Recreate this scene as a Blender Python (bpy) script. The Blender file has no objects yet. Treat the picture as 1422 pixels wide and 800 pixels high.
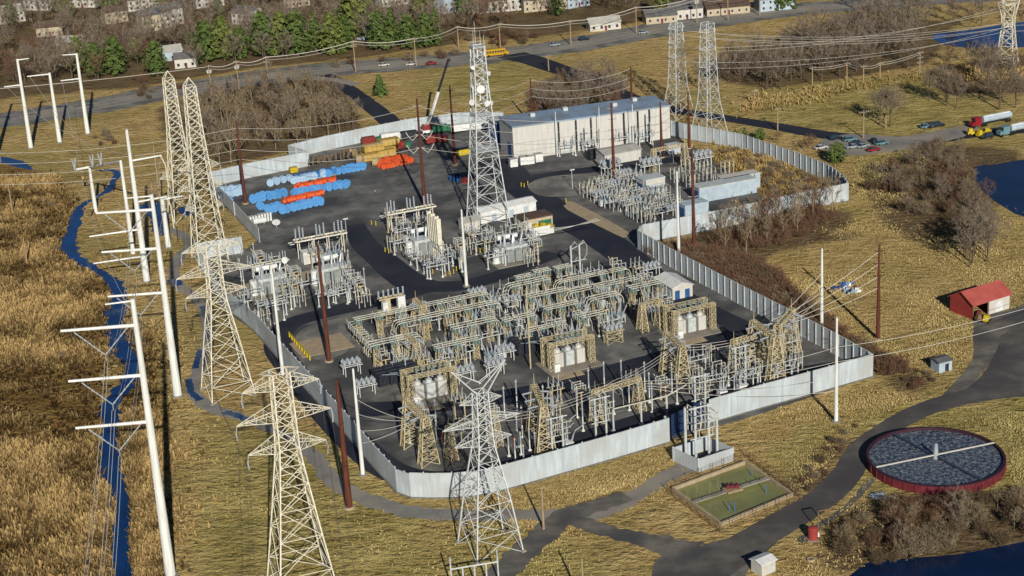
import bpy, math, random
import numpy as np
from mathutils import Vector, Matrix
random.seed(7); NR = np.random.default_rng(11)
rad = math.radians
SC = bpy.context.scene; COL = SC.collection
# ---------------------------------------------------------------- survey of the site
# points on the ground are read off as bearings from the aircraft (170 m up) and turned into metres
F_PX, PITCH, ROLL, CAM_H = 2500.0, rad(20.3), rad(3.4), 170.0
CR, SR, CP, SP = math.cos(ROLL), math.sin(ROLL), math.cos(PITCH), math.sin(PITCH)
def G(px, py, z=0.0):
    x = px-711; y = 400-py
    xr = CR*x+SR*y; yr = -SR*x+CR*y
    d = (xr, F_PX*CP+yr*SP, -F_PX*SP+yr*CP)
    t = (CAM_H-z)/-d[2]
    return (d[0]*t, d[1]*t)
def proj(X, Y, Z):
    z = Z-CAM_H
    d = Y*CP-z*SP; yr = F_PX*(Y*SP+z*CP)/d; xr = F_PX*X/d
    return 711+CR*xr-SR*yr, 400-(SR*xr+CR*yr)
def height(bx, by, ty):
    X, Y = G(bx, by); lo, hi = 0.0, 120.0
    for _ in range(40):
        m = (lo+hi)/2
        if proj(X, Y, m)[1] < ty: hi = m
        else: lo = m
    return lo
UA = rad(23); CU, SU = math.cos(UA), math.sin(UA); O0 = G(548, 688)
def UV(u, v): return (O0[0]+CU*u-SU*v, O0[1]+SU*u+CU*v)
def V3(p, z=0.0): return Vector((p[0], p[1], z))
# ---------------------------------------------------------------- materials
def material(name, col, col2=None, rough=0.7, metal=0.0, scale=1.5, bump=0.0, detail=4, coord='Object', bscale=None, spec=0.3, dirt=None, dscale=0.15, streak=None):
    m = bpy.data.materials.new(name); m.use_nodes = True; nt = m.node_tree; b = nt.nodes['Principled BSDF']
    b.inputs['Roughness'].default_value = rough; b.inputs['Metallic'].default_value = metal; b.inputs['Specular IOR Level'].default_value = spec
    tc = nt.nodes.new('ShaderNodeTexCoord'); n = nt.nodes.new('ShaderNodeTexNoise'); n.inputs['Scale'].default_value = scale; n.inputs['Detail'].default_value = detail
    if streak:
        mp = nt.nodes.new('ShaderNodeMapping'); mp.inputs['Scale'].default_value = streak; nt.links.new(tc.outputs[coord], mp.inputs['Vector']); nt.links.new(mp.outputs[0], n.inputs['Vector'])
    else: nt.links.new(tc.outputs[coord], n.inputs['Vector'])
    r = nt.nodes.new('ShaderNodeValToRGB'); r.color_ramp.elements[0].position = .33; r.color_ramp.elements[1].position = .67
    c2 = col2 or tuple(c*.72 for c in col)
    r.color_ramp.elements[0].color = (*c2, 1); r.color_ramp.elements[1].color = (*col, 1)
    nt.links.new(n.outputs['Fac'], r.inputs['Fac']); out = r.outputs['Color']
    if dirt:
        n2 = nt.nodes.new('ShaderNodeTexNoise'); n2.inputs['Scale'].default_value = dscale; n2.inputs['Detail'].default_value = 5
        nt.links.new(tc.outputs[coord], n2.inputs['Vector'])
        r2 = nt.nodes.new('ShaderNodeValToRGB'); r2.color_ramp.elements[0].position = .42; r2.color_ramp.elements[1].position = .62
        nt.links.new(n2.outputs['Fac'], r2.inputs['Fac'])
        mx = nt.nodes.new('ShaderNodeMix'); mx.data_type = 'RGBA'; nt.links.new(r2.outputs['Color'], mx.inputs[0]); nt.links.new(out, mx.inputs[6]); mx.inputs[7].default_value = (*dirt, 1); out = mx.outputs[2]
    nt.links.new(out, b.inputs['Base Color'])
    if bump:
        bn = nt.nodes.new('ShaderNodeBump'); bn.inputs['Strength'].default_value = 1; bn.inputs['Distance'].default_value = bump
        n3 = nt.nodes.new('ShaderNodeTexNoise'); n3.inputs['Scale'].default_value = bscale or scale*2; n3.inputs['Detail'].default_value = 3
        nt.links.new(tc.outputs[coord], n3.inputs['Vector']); nt.links.new(n3.outputs['Fac'], bn.inputs['Height']); nt.links.new(bn.outputs['Normal'], b.inputs['Normal'])
    return m
M = {}
def mat(k, *a, **kw): M[k] = material(k, *a, **kw)
mat('galvanised_steel', (.60,.63,.64), (.42,.45,.46), .5, 0, 2)
mat('weathered_cream_steel', (.70,.68,.58), (.54,.51,.40), .6, 0, 1.2)
mat('yellowed_steel', (.52,.47,.32), (.38,.31,.17), .65, .05, 1.0)
mat('corten_steel', (.13,.038,.024), (.055,.017,.012), .8, 0, 2.2, streak=(1,1,.12))
mat('white_pole_steel', (.74,.76,.74), (.56,.58,.58), .45, 0, 1.6, streak=(1,1,.12))
mat('white_paint', (.72,.74,.74), (.56,.58,.59), .5, 0, .8)
mat('pale_grey_paint', (.52,.56,.57), (.38,.42,.43), .5, 0, .9)
mat('grey_blue_paint', (.33,.40,.45), (.22,.28,.33), .45, 0, 1.0)
mat('dark_steel', (.035,.04,.05), (.02,.022,.03), .6, .2, 2)
mat('radiator_dark', (.05,.065,.09), (.03,.035,.05), .6, 0, 2)
mat('porcelain_white', (.40,.43,.46), (.26,.30,.345), .25, 0, 2, spec=.5)
mat('porcelain_teal', (.20,.30,.28), (.13,.20,.20), .3, 0, 2, spec=.5)
mat('porcelain_brown', (.13,.035,.02), (.08,.02,.015), .3, 0, 2)
mat('aluminium_tube', (.60,.59,.51), (.42,.41,.35), .4, .05, .5)
mat('conductor', (.62,.61,.57), (.50,.49,.46), .5, 0, .2)
mat('dark_conductor', (.16,.155,.15), (.11,.11,.105), .6, .1, .2)
mat('concrete', (.33,.31,.26), (.24,.22,.19), .85, 0, .6, coord='Object', dirt=(.20,.18,.15), dscale=.3)
mat('tan_concrete', (.40,.33,.22), (.31,.25,.17), .85, 0, .5)
mat('yellow_paint', (.55,.42,.02), (.42,.32,.02), .55, 0, 1.5)
mat('red_paint', (.25,.035,.03), (.17,.025,.02), .5, 0, .8)
mat('maroon_paint', (.16,.026,.038), (.10,.017,.024), .55, 0, .8)
mat('green_paint', (.03,.17,.09), (.02,.11,.06), .5, 0, 1)
mat('blue_paint', (.03,.10,.28), (.02,.07,.20), .5, 0, 1)
mat('blue_plastic', (.05,.20,.52), (.035,.14,.40), .45, 0, 1.2)
mat('pale_blue_plastic', (.36,.50,.66), (.28,.42,.60), .45, 0, 1.2)
mat('blue_flange', (.10,.31,.64), (.07,.23,.52), .45, 0, 1.2)
mat('orange_plastic', (.62,.10,.025), (.48,.07,.02), .55, 0, 1.2)
mat('wood', (.22,.15,.085), (.14,.09,.05), .85, 0, 1.5)
mat('pale_wood', (.36,.27,.17), (.26,.19,.12), .8, 0, 1.5)
mat('timber_crate', (.48,.33,.08), (.36,.25,.06), .75, 0, 1.0)
mat('tan_drum', (.45,.35,.20), (.36,.27,.15), .75, 0, 1.0)
mat('beige_wall', (.55,.55,.53), (.45,.45,.435), .75, 0, 1.2, bump=.02, bscale=4, streak=(1,1,.12))
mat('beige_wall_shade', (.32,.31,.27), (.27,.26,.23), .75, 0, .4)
mat('blue_grey_roof', (.25,.34,.46), (.19,.27,.37), .5, 0, .3, dirt=(.2,.24,.28), dscale=.1)
mat('pale_roof', (.42,.42,.39), (.33,.33,.31), .6, 0, .4)
mat('brown_roof', (.12,.08,.06), (.08,.055,.045), .8, 0, .6)
mat('grey_roof', (.15,.15,.15), (.10,.10,.105), .8, 0, .6)
mat('siding_white', (.55,.54,.50), (.46,.45,.42), .7, 0, .5)
mat('siding_cream', (.46,.40,.29), (.38,.33,.24), .7, 0, .5)
mat('siding_blue', (.40,.49,.58), (.31,.39,.47), .7, 0, .5)
mat('siding_brick', (.22,.10,.07), (.16,.07,.05), .8, 0, 1)
mat('barn_red', (.33,.05,.045), (.27,.04,.035), .6, 0, .6)
mat('barn_roof', (.42,.10,.085), (.34,.075,.065), .5, 0, .4, bump=.015, bscale=3)
mat('glass', (.03,.045,.06), (.02,.03,.04), .08, 0, 1, spec=.6)
mat('rubber', (.015,.015,.016), None, .9, 0, 2)
mat('bark', (.13,.10,.075), (.085,.065,.05), .95, 0, 2)
mat('pale_bark', (.30,.25,.17), (.20,.165,.115), .95, 0, 2)
mat('twigs', (.26,.215,.17), (.15,.12,.095), .95, 0, .6, spec=.1)
mat('pale_twigs', (.28,.22,.15), (.18,.14,.09), .95, 0, .6, spec=.1)
mat('red_twigs', (.20,.12,.08), (.12,.07,.045), .95, 0, .6, spec=.1)
mat('shrub_twigs', (.19,.14,.085), (.10,.072,.045), .95, 0, .6, spec=.1)
mat('pine_needles', (.115,.165,.045), (.055,.088,.024), .8, 0, .5, spec=.15)
mat('pale_needles', (.185,.22,.06), (.095,.12,.032), .8, 0, .5, spec=.15)
mat('asphalt', (.018,.023,.040), (.011,.015,.029), .85, 0, .25, coord='Object', dirt=(.027,.031,.045), dscale=.06, bump=.01, bscale=3)
mat('old_asphalt', (.24,.235,.22), (.17,.167,.16), .9, 0, .3, dirt=(.29,.265,.225), dscale=.07)
mat('track_gravel', (.20,.185,.16), (.11,.105,.095), .95, 0, .35, dirt=(.07,.07,.075), dscale=.09, bump=.05, bscale=2)
mat('road_line', (.40,.38,.30), (.3,.29,.24), .8, 0, 1)
mat('light_gravel', (.25,.245,.225), (.17,.168,.155), .95, 0, .5, dirt=(.11,.112,.11), dscale=.12)
mat('rust_red_cab', (.28,.02,.03), (.2,.015,.02), .35, 0, 1)
for k, c in dict(car_dark=(.02,.03,.05), car_silver=(.36,.42,.46), car_white=(.6,.61,.62), car_red=(.32,.02,.03), car_teal=(.16,.30,.36), bus_yellow=(.60,.36,.02)).items(): mat(k, c, tuple(x*.85 for x in c), .3, .2, 1, spec=.5)
# ---------------------------------------------------------------- mesh builder
class MB:
    def __init__(s): s.v = []; s.f = []; s.mi = []; s.m = 0
    def add(s, vs, fs):
        o = len(s.v); s.v.extend(vs)
        for f in fs: s.f.append(tuple(i+o for i in f)); s.mi.append(s.m)
    def box(s, cx, cy, z0, sx, sy, sz, rot=0.0):
        c, n = math.cos(rot), math.sin(rot); hx, hy = sx/2, sy/2
        P = [(cx+c*x-n*y, cy+n*x+c*y) for x, y in ((-hx,-hy),(hx,-hy),(hx,hy),(-hx,hy))]
        s.add([(x,y,z0) for x,y in P]+[(x,y,z0+sz) for x,y in P], [(3,2,1,0),(4,5,6,7),(0,1,5,4),(1,2,6,5),(2,3,7,6),(3,0,4,7)])
    def bar(s, p, q, w, h=None):
        p, q = Vector(p), Vector(q); d = q-p
        if d.length < 1e-6: return
        d.normalize(); a = Vector((0,0,1)) if abs(d.z) < .95 else Vector((1,0,0))
        x = d.cross(a).normalized()*(w/2); y = d.cross(x).normalized()*((h or w)/2)
        s.add([tuple(b+i*x+j*y) for b in (p,q) for i,j in ((-1,-1),(1,-1),(1,1),(-1,1))], [(0,1,5,4),(1,2,6,5),(2,3,7,6),(3,0,4,7),(3,2,1,0),(4,5,6,7)])
    def tube(s, pts, r, n=6, r1=None, caps=True):
        pts = [Vector(p) for p in pts]; N = len(pts); vs = []; fs = []
        for i, p in enumerate(pts):
            d = (pts[min(i+1,N-1)]-pts[max(i-1,0)])
            if d.length < 1e-6: d = Vector((0,0,1))
            d.normalize(); a = Vector((0,0,1)) if abs(d.z) < .9 else Vector((1,0,0))
            x = d.cross(a).normalized(); y = d.cross(x)
            rr = r if r1 is None else r+(r1-r)*i/max(1,N-1)
            for k in range(n):
                t = 2*math.pi*k/n; vs.append(tuple(p+x*(rr*math.cos(t))+y*(rr*math.sin(t))))
        for i in range(N-1):
            for k in range(n): fs.append((i*n+k, i*n+(k+1)%n, (i+1)*n+(k+1)%n, (i+1)*n+k))
        if caps and n > 2: fs.append(tuple(range(n))[::-1]); fs.append(tuple((N-1)*n+k for k in range(n)))
        s.add(vs, fs)
    def lathe(s, x, y, prof, n=8, z=0.0):
        vs = []; fs = []
        for h, r in prof:
            for k in range(n): t = 2*math.pi*(k+.5)/n; vs.append((x+r*math.cos(t), y+r*math.sin(t), z+h))
        for i in range(len(prof)-1):
            for k in range(n): fs.append((i*n+k, i*n+(k+1)%n, (i+1)*n+(k+1)%n, (i+1)*n+k))
        fs.append(tuple(range(n))[::-1]); fs.append(tuple((len(prof)-1)*n+k for k in range(n)))
        s.add(vs, fs)
    def drum(s, c, ax, r, L, n=12):
        a = Vector(ax).normalized()*(L/2); c = Vector(c); s.tube([c-a, c+a], r, n)
    def insul(s, p, q, r, sheds=5, n=7):
        p, q = Vector(p), Vector(q); pts = []; rs = []
        d = q-p; u = d.normalized(); a = Vector((0,0,1)) if abs(u.z) < .9 else Vector((1,0,0)); x = u.cross(a).normalized(); y = u.cross(x)
        vs = []; fs = []; rings = []
        for i in range(sheds): rings += [(i/sheds, r*.55), ((i+.55)/sheds, r)]
        rings.append((1, r*.5))
        for t, rr in rings:
            for k in range(n): g = 2*math.pi*k/n; vs.append(tuple(p+d*t+x*(rr*math.cos(g))+y*(rr*math.sin(g))))
        for i in range(len(rings)-1):
            for k in range(n): fs.append((i*n+k, i*n+(k+1)%n, (i+1)*n+(k+1)%n, (i+1)*n+k))
        fs.append(tuple(range(n))[::-1]); fs.append(tuple((len(rings)-1)*n+k for k in range(n)))
        s.add(vs, fs)
    def poly(s, pts, z=0.0): s.add([(p[0],p[1],z) for p in pts], [tuple(range(len(pts)))])
    def prism(s, pts, z0, z1):
        n = len(pts); A = sum(pts[i][0]*pts[(i+1)%n][1]-pts[(i+1)%n][0]*pts[i][1] for i in range(n))
        if A < 0: pts = pts[::-1]
        s.add([(p[0],p[1],z0) for p in pts]+[(p[0],p[1],z1) for p in pts], [tuple(range(n))[::-1], tuple(range(n,2*n))]+[(i,(i+1)%n,(i+1)%n+n,i+n) for i in range(n)])
    def build(s, name, mats, parent=None, smooth=False):
        me = bpy.data.meshes.new(name); me.from_pydata(s.v, [], s.f); me.update()
        if isinstance(mats, str): mats = [mats]
        for k in mats: me.materials.append(M[k])
        if len(mats) > 1: me.polygons.foreach_set('material_index', s.mi)
        if smooth: me.polygons.foreach_set('use_smooth', [True]*len(me.polygons))
        o = bpy.data.objects.new(name, me); COL.objects.link(o)
        if parent: o.parent = parent; PARTS.append(o)
        return o
PARTS = []
def tag(o, label=None, cat=None, group=None, kind=None):
    for k, v in (('label',label),('category',cat),('group',group),('kind',kind)):
        if v: o[k] = v
    return o
def thing(name, label, cat, loc=(0,0,0), rot=0.0, group=None):
    o = bpy.data.objects.new(name, None); COL.objects.link(o); o.empty_display_size = .5
    o.location = (loc[0], loc[1], loc[2] if len(loc) > 2 else 0); o.rotation_euler = (0,0,rot)
    return tag(o, label, cat, group)
KIDS = {}
def kids(o):
    if o.name not in KIDS: KIDS[o.name] = list(o.children)
    return KIDS[o.name]
def dup(root, loc, rot=0.0, label=None, group=None, scale=None):
    def rec(o, par):
        c = o.copy(); COL.objects.link(c)
        if par: c.parent = par
        KIDS[c.name] = [rec(k, c) for k in kids(o)]
        return c
    r = rec(root, None); r.location = (loc[0], loc[1], loc[2] if len(loc) > 2 else 0); r.rotation_euler = (0,0,rot)
    if label: r['label'] = label
    if group: r['group'] = group
    if scale: r.scale = (scale,)*3 if not isinstance(scale, tuple) else scale
    return r
class Proto:   # the first use places the original, later uses place copies
    def __init__(s, root): s.root = root; s.used = False
    def place(s, loc, rot=0.0, label=None, group=None, scale=None):
        if s.used: return dup(s.root, loc, rot, label, group, scale)
        s.used = True; r = s.root; r.location = (loc[0], loc[1], loc[2] if len(loc) > 2 else 0); r.rotation_euler = (0,0,rot)
        if label: r['label'] = label
        if group: r['group'] = group
        if scale: r.scale = (scale,)*3 if not isinstance(scale, tuple) else scale
        return r
def one(mb, name, mats, label, cat, loc=None, rot=0.0, group=None):
    o = mb.build(name, mats)
    if loc: o.location = (loc[0], loc[1], loc[2] if len(loc) > 2 else 0); o.rotation_euler = (0,0,rot)
    return tag(o, label, cat, group)
def spline(pts, n=6, closed=False):
    P = [Vector((p[0],p[1])) for p in pts]; out = []; N = len(P)
    rng = range(N if closed else N-1)
    for i in rng:
        if closed: p0,p1,p2,p3 = P[i-1],P[i],P[(i+1)%N],P[(i+2)%N]
        else: p0,p1,p2,p3 = P[max(i-1,0)],P[i],P[i+1],P[min(i+2,N-1)]
        for k in range(n):
            t = k/n; out.append(.5*((2*p1)+(p2-p0)*t+(2*p0-5*p1+4*p2-p3)*t*t+(3*p1-p0-3*p2+p3)*t**3))
    if not closed: out.append(P[-1])
    return out
def strip(name, m, pxs, w, z, wob=0.0, off=0.0):
    pts = spline([G(*p[:2]) for p in pxs], 8); N = len(pts)
    ws = [p[2] if len(p) > 2 else w for p in pxs]
    mb = MB(); vs = []; fs = []
    for i, p in enumerate(pts):
        d = (pts[min(i+1,N-1)]-pts[max(i-1,0)]).normalized(); nrm = Vector((-d.y, d.x)); j = i/8; k = min(int(j), len(ws)-2); ww = ws[k]+(ws[k+1]-ws[k])*(j-k)
        a = ww/2*(1+wob*(random.random()-.5)*2); b = ww/2*(1+wob*(random.random()-.5)*2)
        q = p+nrm*(off+a); r = p+nrm*(off-b); vs += [(q.x,q.y,z),(r.x,r.y,z)]
        if i: fs.append((2*i-2, 2*i-1, 2*i+1, 2*i))
    mb.add(vs, fs); o = mb.build(name, m); return tag(o, kind='structure')
def patch(name, m, pxs, z, smooth=4):
    pts = [G(*p) for p in pxs]
    if smooth: pts = [(p.x,p.y) for p in spline(pts, smooth, True)]
    A = sum(pts[i][0]*pts[(i+1)%len(pts)][1]-pts[(i+1)%len(pts)][0]*pts[i][1] for i in range(len(pts)))
    if A < 0: pts = pts[::-1]
    mb = MB(); mb.poly(pts, z); return tag(mb.build(name, m), kind='structure')
# ---------------------------------------------------------------- camera, sun, sky
cam = bpy.data.cameras.new('camera'); co = bpy.data.objects.new('camera', cam); COL.objects.link(co); SC.camera = co
cam.sensor_width = 36; cam.lens = F_PX/1422*36; cam.clip_end = 20000; cam.clip_start = 1
fw = Vector((0,CP,-SP)); up0 = Vector((0,SP,CP)); rt0 = Vector((1,0,0))
# world up leans left in the frame by ROLL
cx = CR*rt0-SR*up0; cyv = SR*rt0+CR*up0
co.matrix_world = Matrix(((cx.x,cyv.x,-fw.x,0),(cx.y,cyv.y,-fw.y,0),(cx.z,cyv.z,-fw.z,CAM_H),(0,0,0,1)))
SUN_AZ, SUN_EL = rad(-9.8), rad(24.5)
sd = bpy.data.lights.new('sun','SUN'); sd.energy = 5; sd.angle = rad(.5); sd.color = (1,.92,.78)
so = bpy.data.objects.new('sun', sd); COL.objects.link(so); so.location = (60,-100,300)
so.rotation_euler = Vector((math.sin(SUN_AZ)*math.cos(SUN_EL), math.cos(SUN_AZ)*math.cos(SUN_EL), -math.sin(SUN_EL))).to_track_quat('-Z','Y').to_euler()
w = bpy.data.worlds.new('World'); SC.world = w; w.use_nodes = True; nt = w.node_tree
sk = nt.nodes.new('ShaderNodeTexSky'); sk.sky_type = 'NISHITA'; sk.sun_disc = False; sk.dust_density = 0; sk.ozone_density = 4; sk.altitude = 3000; sk.sun_elevation = SUN_EL; sk.sun_rotation = rad(170.2)
nt.links.new(sk.outputs['Color'], nt.nodes['Background'].inputs['Color']); nt.nodes['Background'].inputs['Strength'].default_value = .05
SC.view_settings.view_transform = 'Standard'; SC.view_settings.look = 'None'; SC.view_settings.exposure = 0
SC.render.engine = 'CYCLES'
# ---------------------------------------------------------------- ground
def axis(lo, hi, step, far):
    a = list(np.arange(lo, hi+.1, step)); s = step; x = hi
    while x < far: s *= 1.6; x += s; a.append(x)
    s = step; x = lo
    while x > -far: s *= 1.6; x -= s; a.insert(0, x)
    return np.array(a)
GX = axis(-360, 360, 3, 9000); GY = axis(270, 1150, 3, 9000)
XX, YY = np.meshgrid(GX, GY)
def inside(poly, X, Y):
    r = np.zeros(X.shape, bool); n = len(poly)
    for i in range(n):
        x1,y1 = poly[i]; x2,y2 = poly[(i+1)%n]
        if y1 == y2: continue
        c = ((y1 > Y) != (y2 > Y)) & (X < (x2-x1)*(Y-y1)/(y2-y1)+x1); r ^= c
    return r
def zone(polys, blur=2):
    a = np.zeros(XX.shape, float)
    for p in polys: a = np.maximum(a, inside([G(*q) for q in p], XX, YY).astype(float))
    for _ in range(blur):
        b = a.copy(); b[1:-1,1:-1] = (a[1:-1,1:-1]*2+a[:-2,1:-1]+a[2:,1:-1]+a[1:-1,:-2]+a[1:-1,2:])/6; a = b
    return a
MARSH = [[(-500,175),(20,225),(75,250),(105,285),(80,340),(150,395),(150,450),(140,560),(135,640),(155,720),(155,880),(-500,880)], [(178,440),(215,470),(225,620),(215,690),(175,700),(165,600)]]
GREEN = [[(320,600),(440,590),(560,720),(600,800),(600,880),(270,880),(270,720)], [(1050,120),(1300,100),(1422,170),(1300,215),(1150,190),(1060,170)], [(1180,215),(1330,200),(1290,260),(1200,260)], [(990,120),(1060,190),(930,130)], [(1190,570),(1422,540),(1560,700),(1380,700),(1180,690)], [(760,70),(640,90),(560,120),(700,160)], [(640,700),(800,760),(950,880),(600,880)], [(1060,620),(1180,560),(1130,650),(1080,690)]]
BRUSH = [[(905,350),(1010,305),(1180,290),(1190,330),(1100,345),(1040,365),(1110,440),(1290,520),(1230,500),(1130,455)], [(-500,30),(-100,-60),(400,-60),(640,-30),(640,60),(500,80),(350,95),(200,120),(-400,170)], [(220,150),(310,120),(470,105),(510,190),(440,200),(300,235),(230,200)], [(735,120),(800,95),(870,110),(860,165),(740,175)], [(960,100),(1060,60),(1180,20),(1330,30),(1290,90),(1060,125)], [(1290,95),(1422,75),(1500,130),(1300,130)], [(1190,230),(1330,200),(1422,210),(1380,290),(1350,360),(1230,320)], [(1140,720),(1270,680),(1500,680),(1500,780),(1150,800)], [(1080,680),(1110,640),(1170,600),(1200,585),(1190,605),(1165,650),(1130,690)], [(1215,520),(1260,510),(1300,530),(1290,550),(1240,545)], [(640,-60),(1000,-60),(1000,15),(720,55),(640,50)]]
rg = zone(MARSH), zone(GREEN, 5), zone(BRUSH, 3)
NX, NY = len(GX), len(GY)
gv = np.zeros((NX*NY,3)); gv[:,0] = XX.ravel(); gv[:,1] = YY.ravel()
idx = np.arange(NX*NY).reshape(NY,NX)
gf = np.stack([idx[:-1,:-1],idx[:-1,1:],idx[1:,1:],idx[1:,:-1]],-1).reshape(-1,4)
def np_mesh(name, v, f, mats, attr=None, aname='tint'):
    me = bpy.data.meshes.new(name); me.vertices.add(len(v)); me.vertices.foreach_set('co', v.astype(np.float32).ravel())
    k = f.shape[1]; me.loops.add(f.size); me.loops.foreach_set('vertex_index', f.astype(np.int32).ravel())
    me.polygons.add(len(f)); me.polygons.foreach_set('loop_start', np.arange(0,f.size,k,dtype=np.int32)); me.polygons.foreach_set('loop_total', np.full(len(f),k,np.int32))
    if attr is not None:
        a = me.attributes.new(aname,'FLOAT_COLOR','POINT'); a.data.foreach_set('color', attr.astype(np.float32).ravel())
    me.update(calc_edges=True); me.validate()
    for m in mats: me.materials.append(m)
    o = bpy.data.objects.new(name, me); COL.objects.link(o); return o
def grass_material(name, bump=True):
    m = bpy.data.materials.new(name); m.use_nodes = True; nt = m.node_tree; b = nt.nodes['Principled BSDF']; L = nt.links.new
    b.inputs['Roughness'].default_value = .95; b.inputs['Specular IOR Level'].default_value = .05
    at = nt.nodes.new('ShaderNodeAttribute'); at.attribute_name = 'zone'; sx = nt.nodes.new('ShaderNodeSeparateColor'); L(at.outputs['Color'], sx.inputs[0])
    geo = nt.nodes.new('ShaderNodeNewGeometry')
    def noise(scale, det=4, st=None):
        n = nt.nodes.new('ShaderNodeTexNoise'); n.inputs['Scale'].default_value = scale; n.inputs['Detail'].default_value = det; n.inputs['Roughness'].default_value = .62
        src = geo.outputs['Position']
        if st:
            mp = nt.nodes.new('ShaderNodeMapping'); mp.inputs['Rotation'].default_value = (0,0,st[0]); mp.inputs['Scale'].default_value = st[1]; L(src, mp.inputs['Vector']); src = mp.outputs[0]
        L(src, n.inputs['Vector']); return n.outputs['Fac']
    def ramp(f, stops):
        r = nt.nodes.new('ShaderNodeValToRGB'); e = r.color_ramp.elements
        while len(e) < len(stops): e.new(.5)
        for x, (p, c) in zip(e, stops): x.position = p; x.color = (*c, 1)
        L(f, r.inputs['Fac']); return r.outputs['Color']
    def mix(f, a, c, mode='MIX'):
        x = nt.nodes.new('ShaderNodeMix'); x.data_type = 'RGBA'; x.blend_type = mode
        if isinstance(f, float): x.inputs[0].default_value = f
        else: L(f, x.inputs[0])
        L(a, x.inputs[6])
        if isinstance(c, tuple): x.inputs[7].default_value = (*c, 1)
        else: L(c, x.inputs[7])
        return x.outputs[2]
    fine = noise(.9, 6); mid = noise(.11, 5); big = noise(.022, 4); streak = noise(.25, 4, (rad(-15), (.25,1.2,1)))
    gold = mix(.5, ramp(fine, [(.28,(.22,.145,.055)),(.5,(.50,.365,.155)),(.72,(.70,.545,.26))]), ramp(mid, [(.32,(.28,.185,.065)),(.55,(.51,.375,.16)),(.7,(.66,.52,.25))]))
    gold = mix(ramp(big, [(.45,(0,0,0)),(.62,(.7,.7,.7))]), gold, (.33,.265,.095))
    marsh = mix(.5, ramp(fine, [(.28,(.05,.03,.011)),(.5,(.22,.135,.045)),(.75,(.44,.30,.115))]), ramp(mid, [(.36,(.05,.028,.011)),(.5,(.21,.13,.045)),(.68,(.38,.255,.095))]))
    green = mix(.5, ramp(streak, [(.3,(.18,.15,.045)),(.52,(.42,.34,.125)),(.7,(.62,.50,.235))]), ramp(mid, [(.34,(.18,.16,.045)),(.5,(.38,.31,.11)),(.68,(.56,.45,.19))]))
    brush = mix(.5, ramp(fine, [(.25,(.06,.04,.025)),(.5,(.15,.105,.06)),(.78,(.30,.22,.12))]), ramp(mid, [(.3,(.08,.055,.034)),(.7,(.25,.19,.10))]))
    def sharpen(ch):
        a = nt.nodes.new('ShaderNodeMath'); a.operation = 'MULTIPLY_ADD'; L(mid, a.inputs[0]); a.inputs[1].default_value = 1.4; a.inputs[2].default_value = -.7
        c = nt.nodes.new('ShaderNodeMath'); c.operation = 'ADD'; c.use_clamp = True; L(ch, c.inputs[0]); L(a.outputs[0], c.inputs[1])
        d = nt.nodes.new('ShaderNodeMapRange'); L(c.outputs[0], d.inputs[0]); d.inputs[1].default_value = .3; d.inputs[2].default_value = .7; return d.outputs[0]
    col = mix(sharpen(sx.outputs[1]), gold, green); col = mix(sharpen(sx.outputs[0]), col, marsh); col = mix(sharpen(sx.outputs[2]), col, brush)
    spot = noise(.42, 3, (rad(20),(.7,1.3,1))); spot2 = noise(.07, 3)
    col = mix(ramp(spot, [(.34,(.6,.6,.6)),(.45,(0,0,0))]), col, (.12,.09,.034)); col = mix(ramp(spot2, [(.30,(.4,.4,.4)),(.44,(0,0,0))]), col, (.18,.13,.05))
    L(col, b.inputs['Base Color'])
    if bump:
        ad = nt.nodes.new('ShaderNodeMath'); ad.operation = 'MULTIPLY_ADD'; L(mid, ad.inputs[0]); ad.inputs[1].default_value = 1.6; L(fine, ad.inputs[2]); ad2 = nt.nodes.new('ShaderNodeMath'); ad2.operation = 'MULTIPLY_ADD'; L(spot, ad2.inputs[0]); ad2.inputs[1].default_value = 1.5; L(ad.outputs[0], ad2.inputs[2]); ad = ad2
        bn = nt.nodes.new('ShaderNodeBump'); bn.inputs['Strength'].default_value = .9; bn.inputs['Distance'].default_value = .9; L(ad.outputs[0], bn.inputs['Height']); L(bn.outputs['Normal'], b.inputs['Normal'])
    return m
GRASS = grass_material('dry_grass_ground')
tag(np_mesh('ground', gv, gf, [GRASS], np.stack([rg[0].ravel(), rg[1].ravel(), rg[2].ravel(), np.ones(NX*NY)], -1), 'zone'), kind='structure')
# ---------------------------------------------------------------- water
def water_material(name, col, bump=.02):
    m = bpy.data.materials.new(name); m.use_nodes = True; nt = m.node_tree; b = nt.nodes['Principled BSDF']
    b.inputs['Base Color'].default_value = (*col, 1); b.inputs['Roughness'].default_value = .06; b.inputs['Specular IOR Level'].default_value = .5; b.inputs['IOR'].default_value = 1.33
    geo = nt.nodes.new('ShaderNodeNewGeometry'); n = nt.nodes.new('ShaderNodeTexNoise'); n.inputs['Scale'].default_value = 1.2; n.inputs['Detail'].default_value = 3
    nt.links.new(geo.outputs['Position'], n.inputs['Vector']); bn = nt.nodes.new('ShaderNodeBump'); bn.inputs['Distance'].default_value = bump; nt.links.new(n.outputs['Fac'], bn.inputs['Height']); nt.links.new(bn.outputs['Normal'], b.inputs['Normal'])
    n2 = nt.nodes.new('ShaderNodeTexNoise'); n2.inputs['Scale'].default_value = .07; n2.inputs['Detail'].default_value = 4; nt.links.new(geo.outputs['Position'], n2.inputs['Vector'])
    r = nt.nodes.new('ShaderNodeValToRGB'); r.color_ramp.elements[0].position = .35; r.color_ramp.elements[1].position = .65; r.color_ramp.elements[0].color = (*[c*.6 for c in col],1); r.color_ramp.elements[1].color = (*col,1)
    nt.links.new(n2.outputs['Fac'], r.inputs['Fac']); nt.links.new(r.outputs['Color'], b.inputs['Base Color']); M[name] = m
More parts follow.
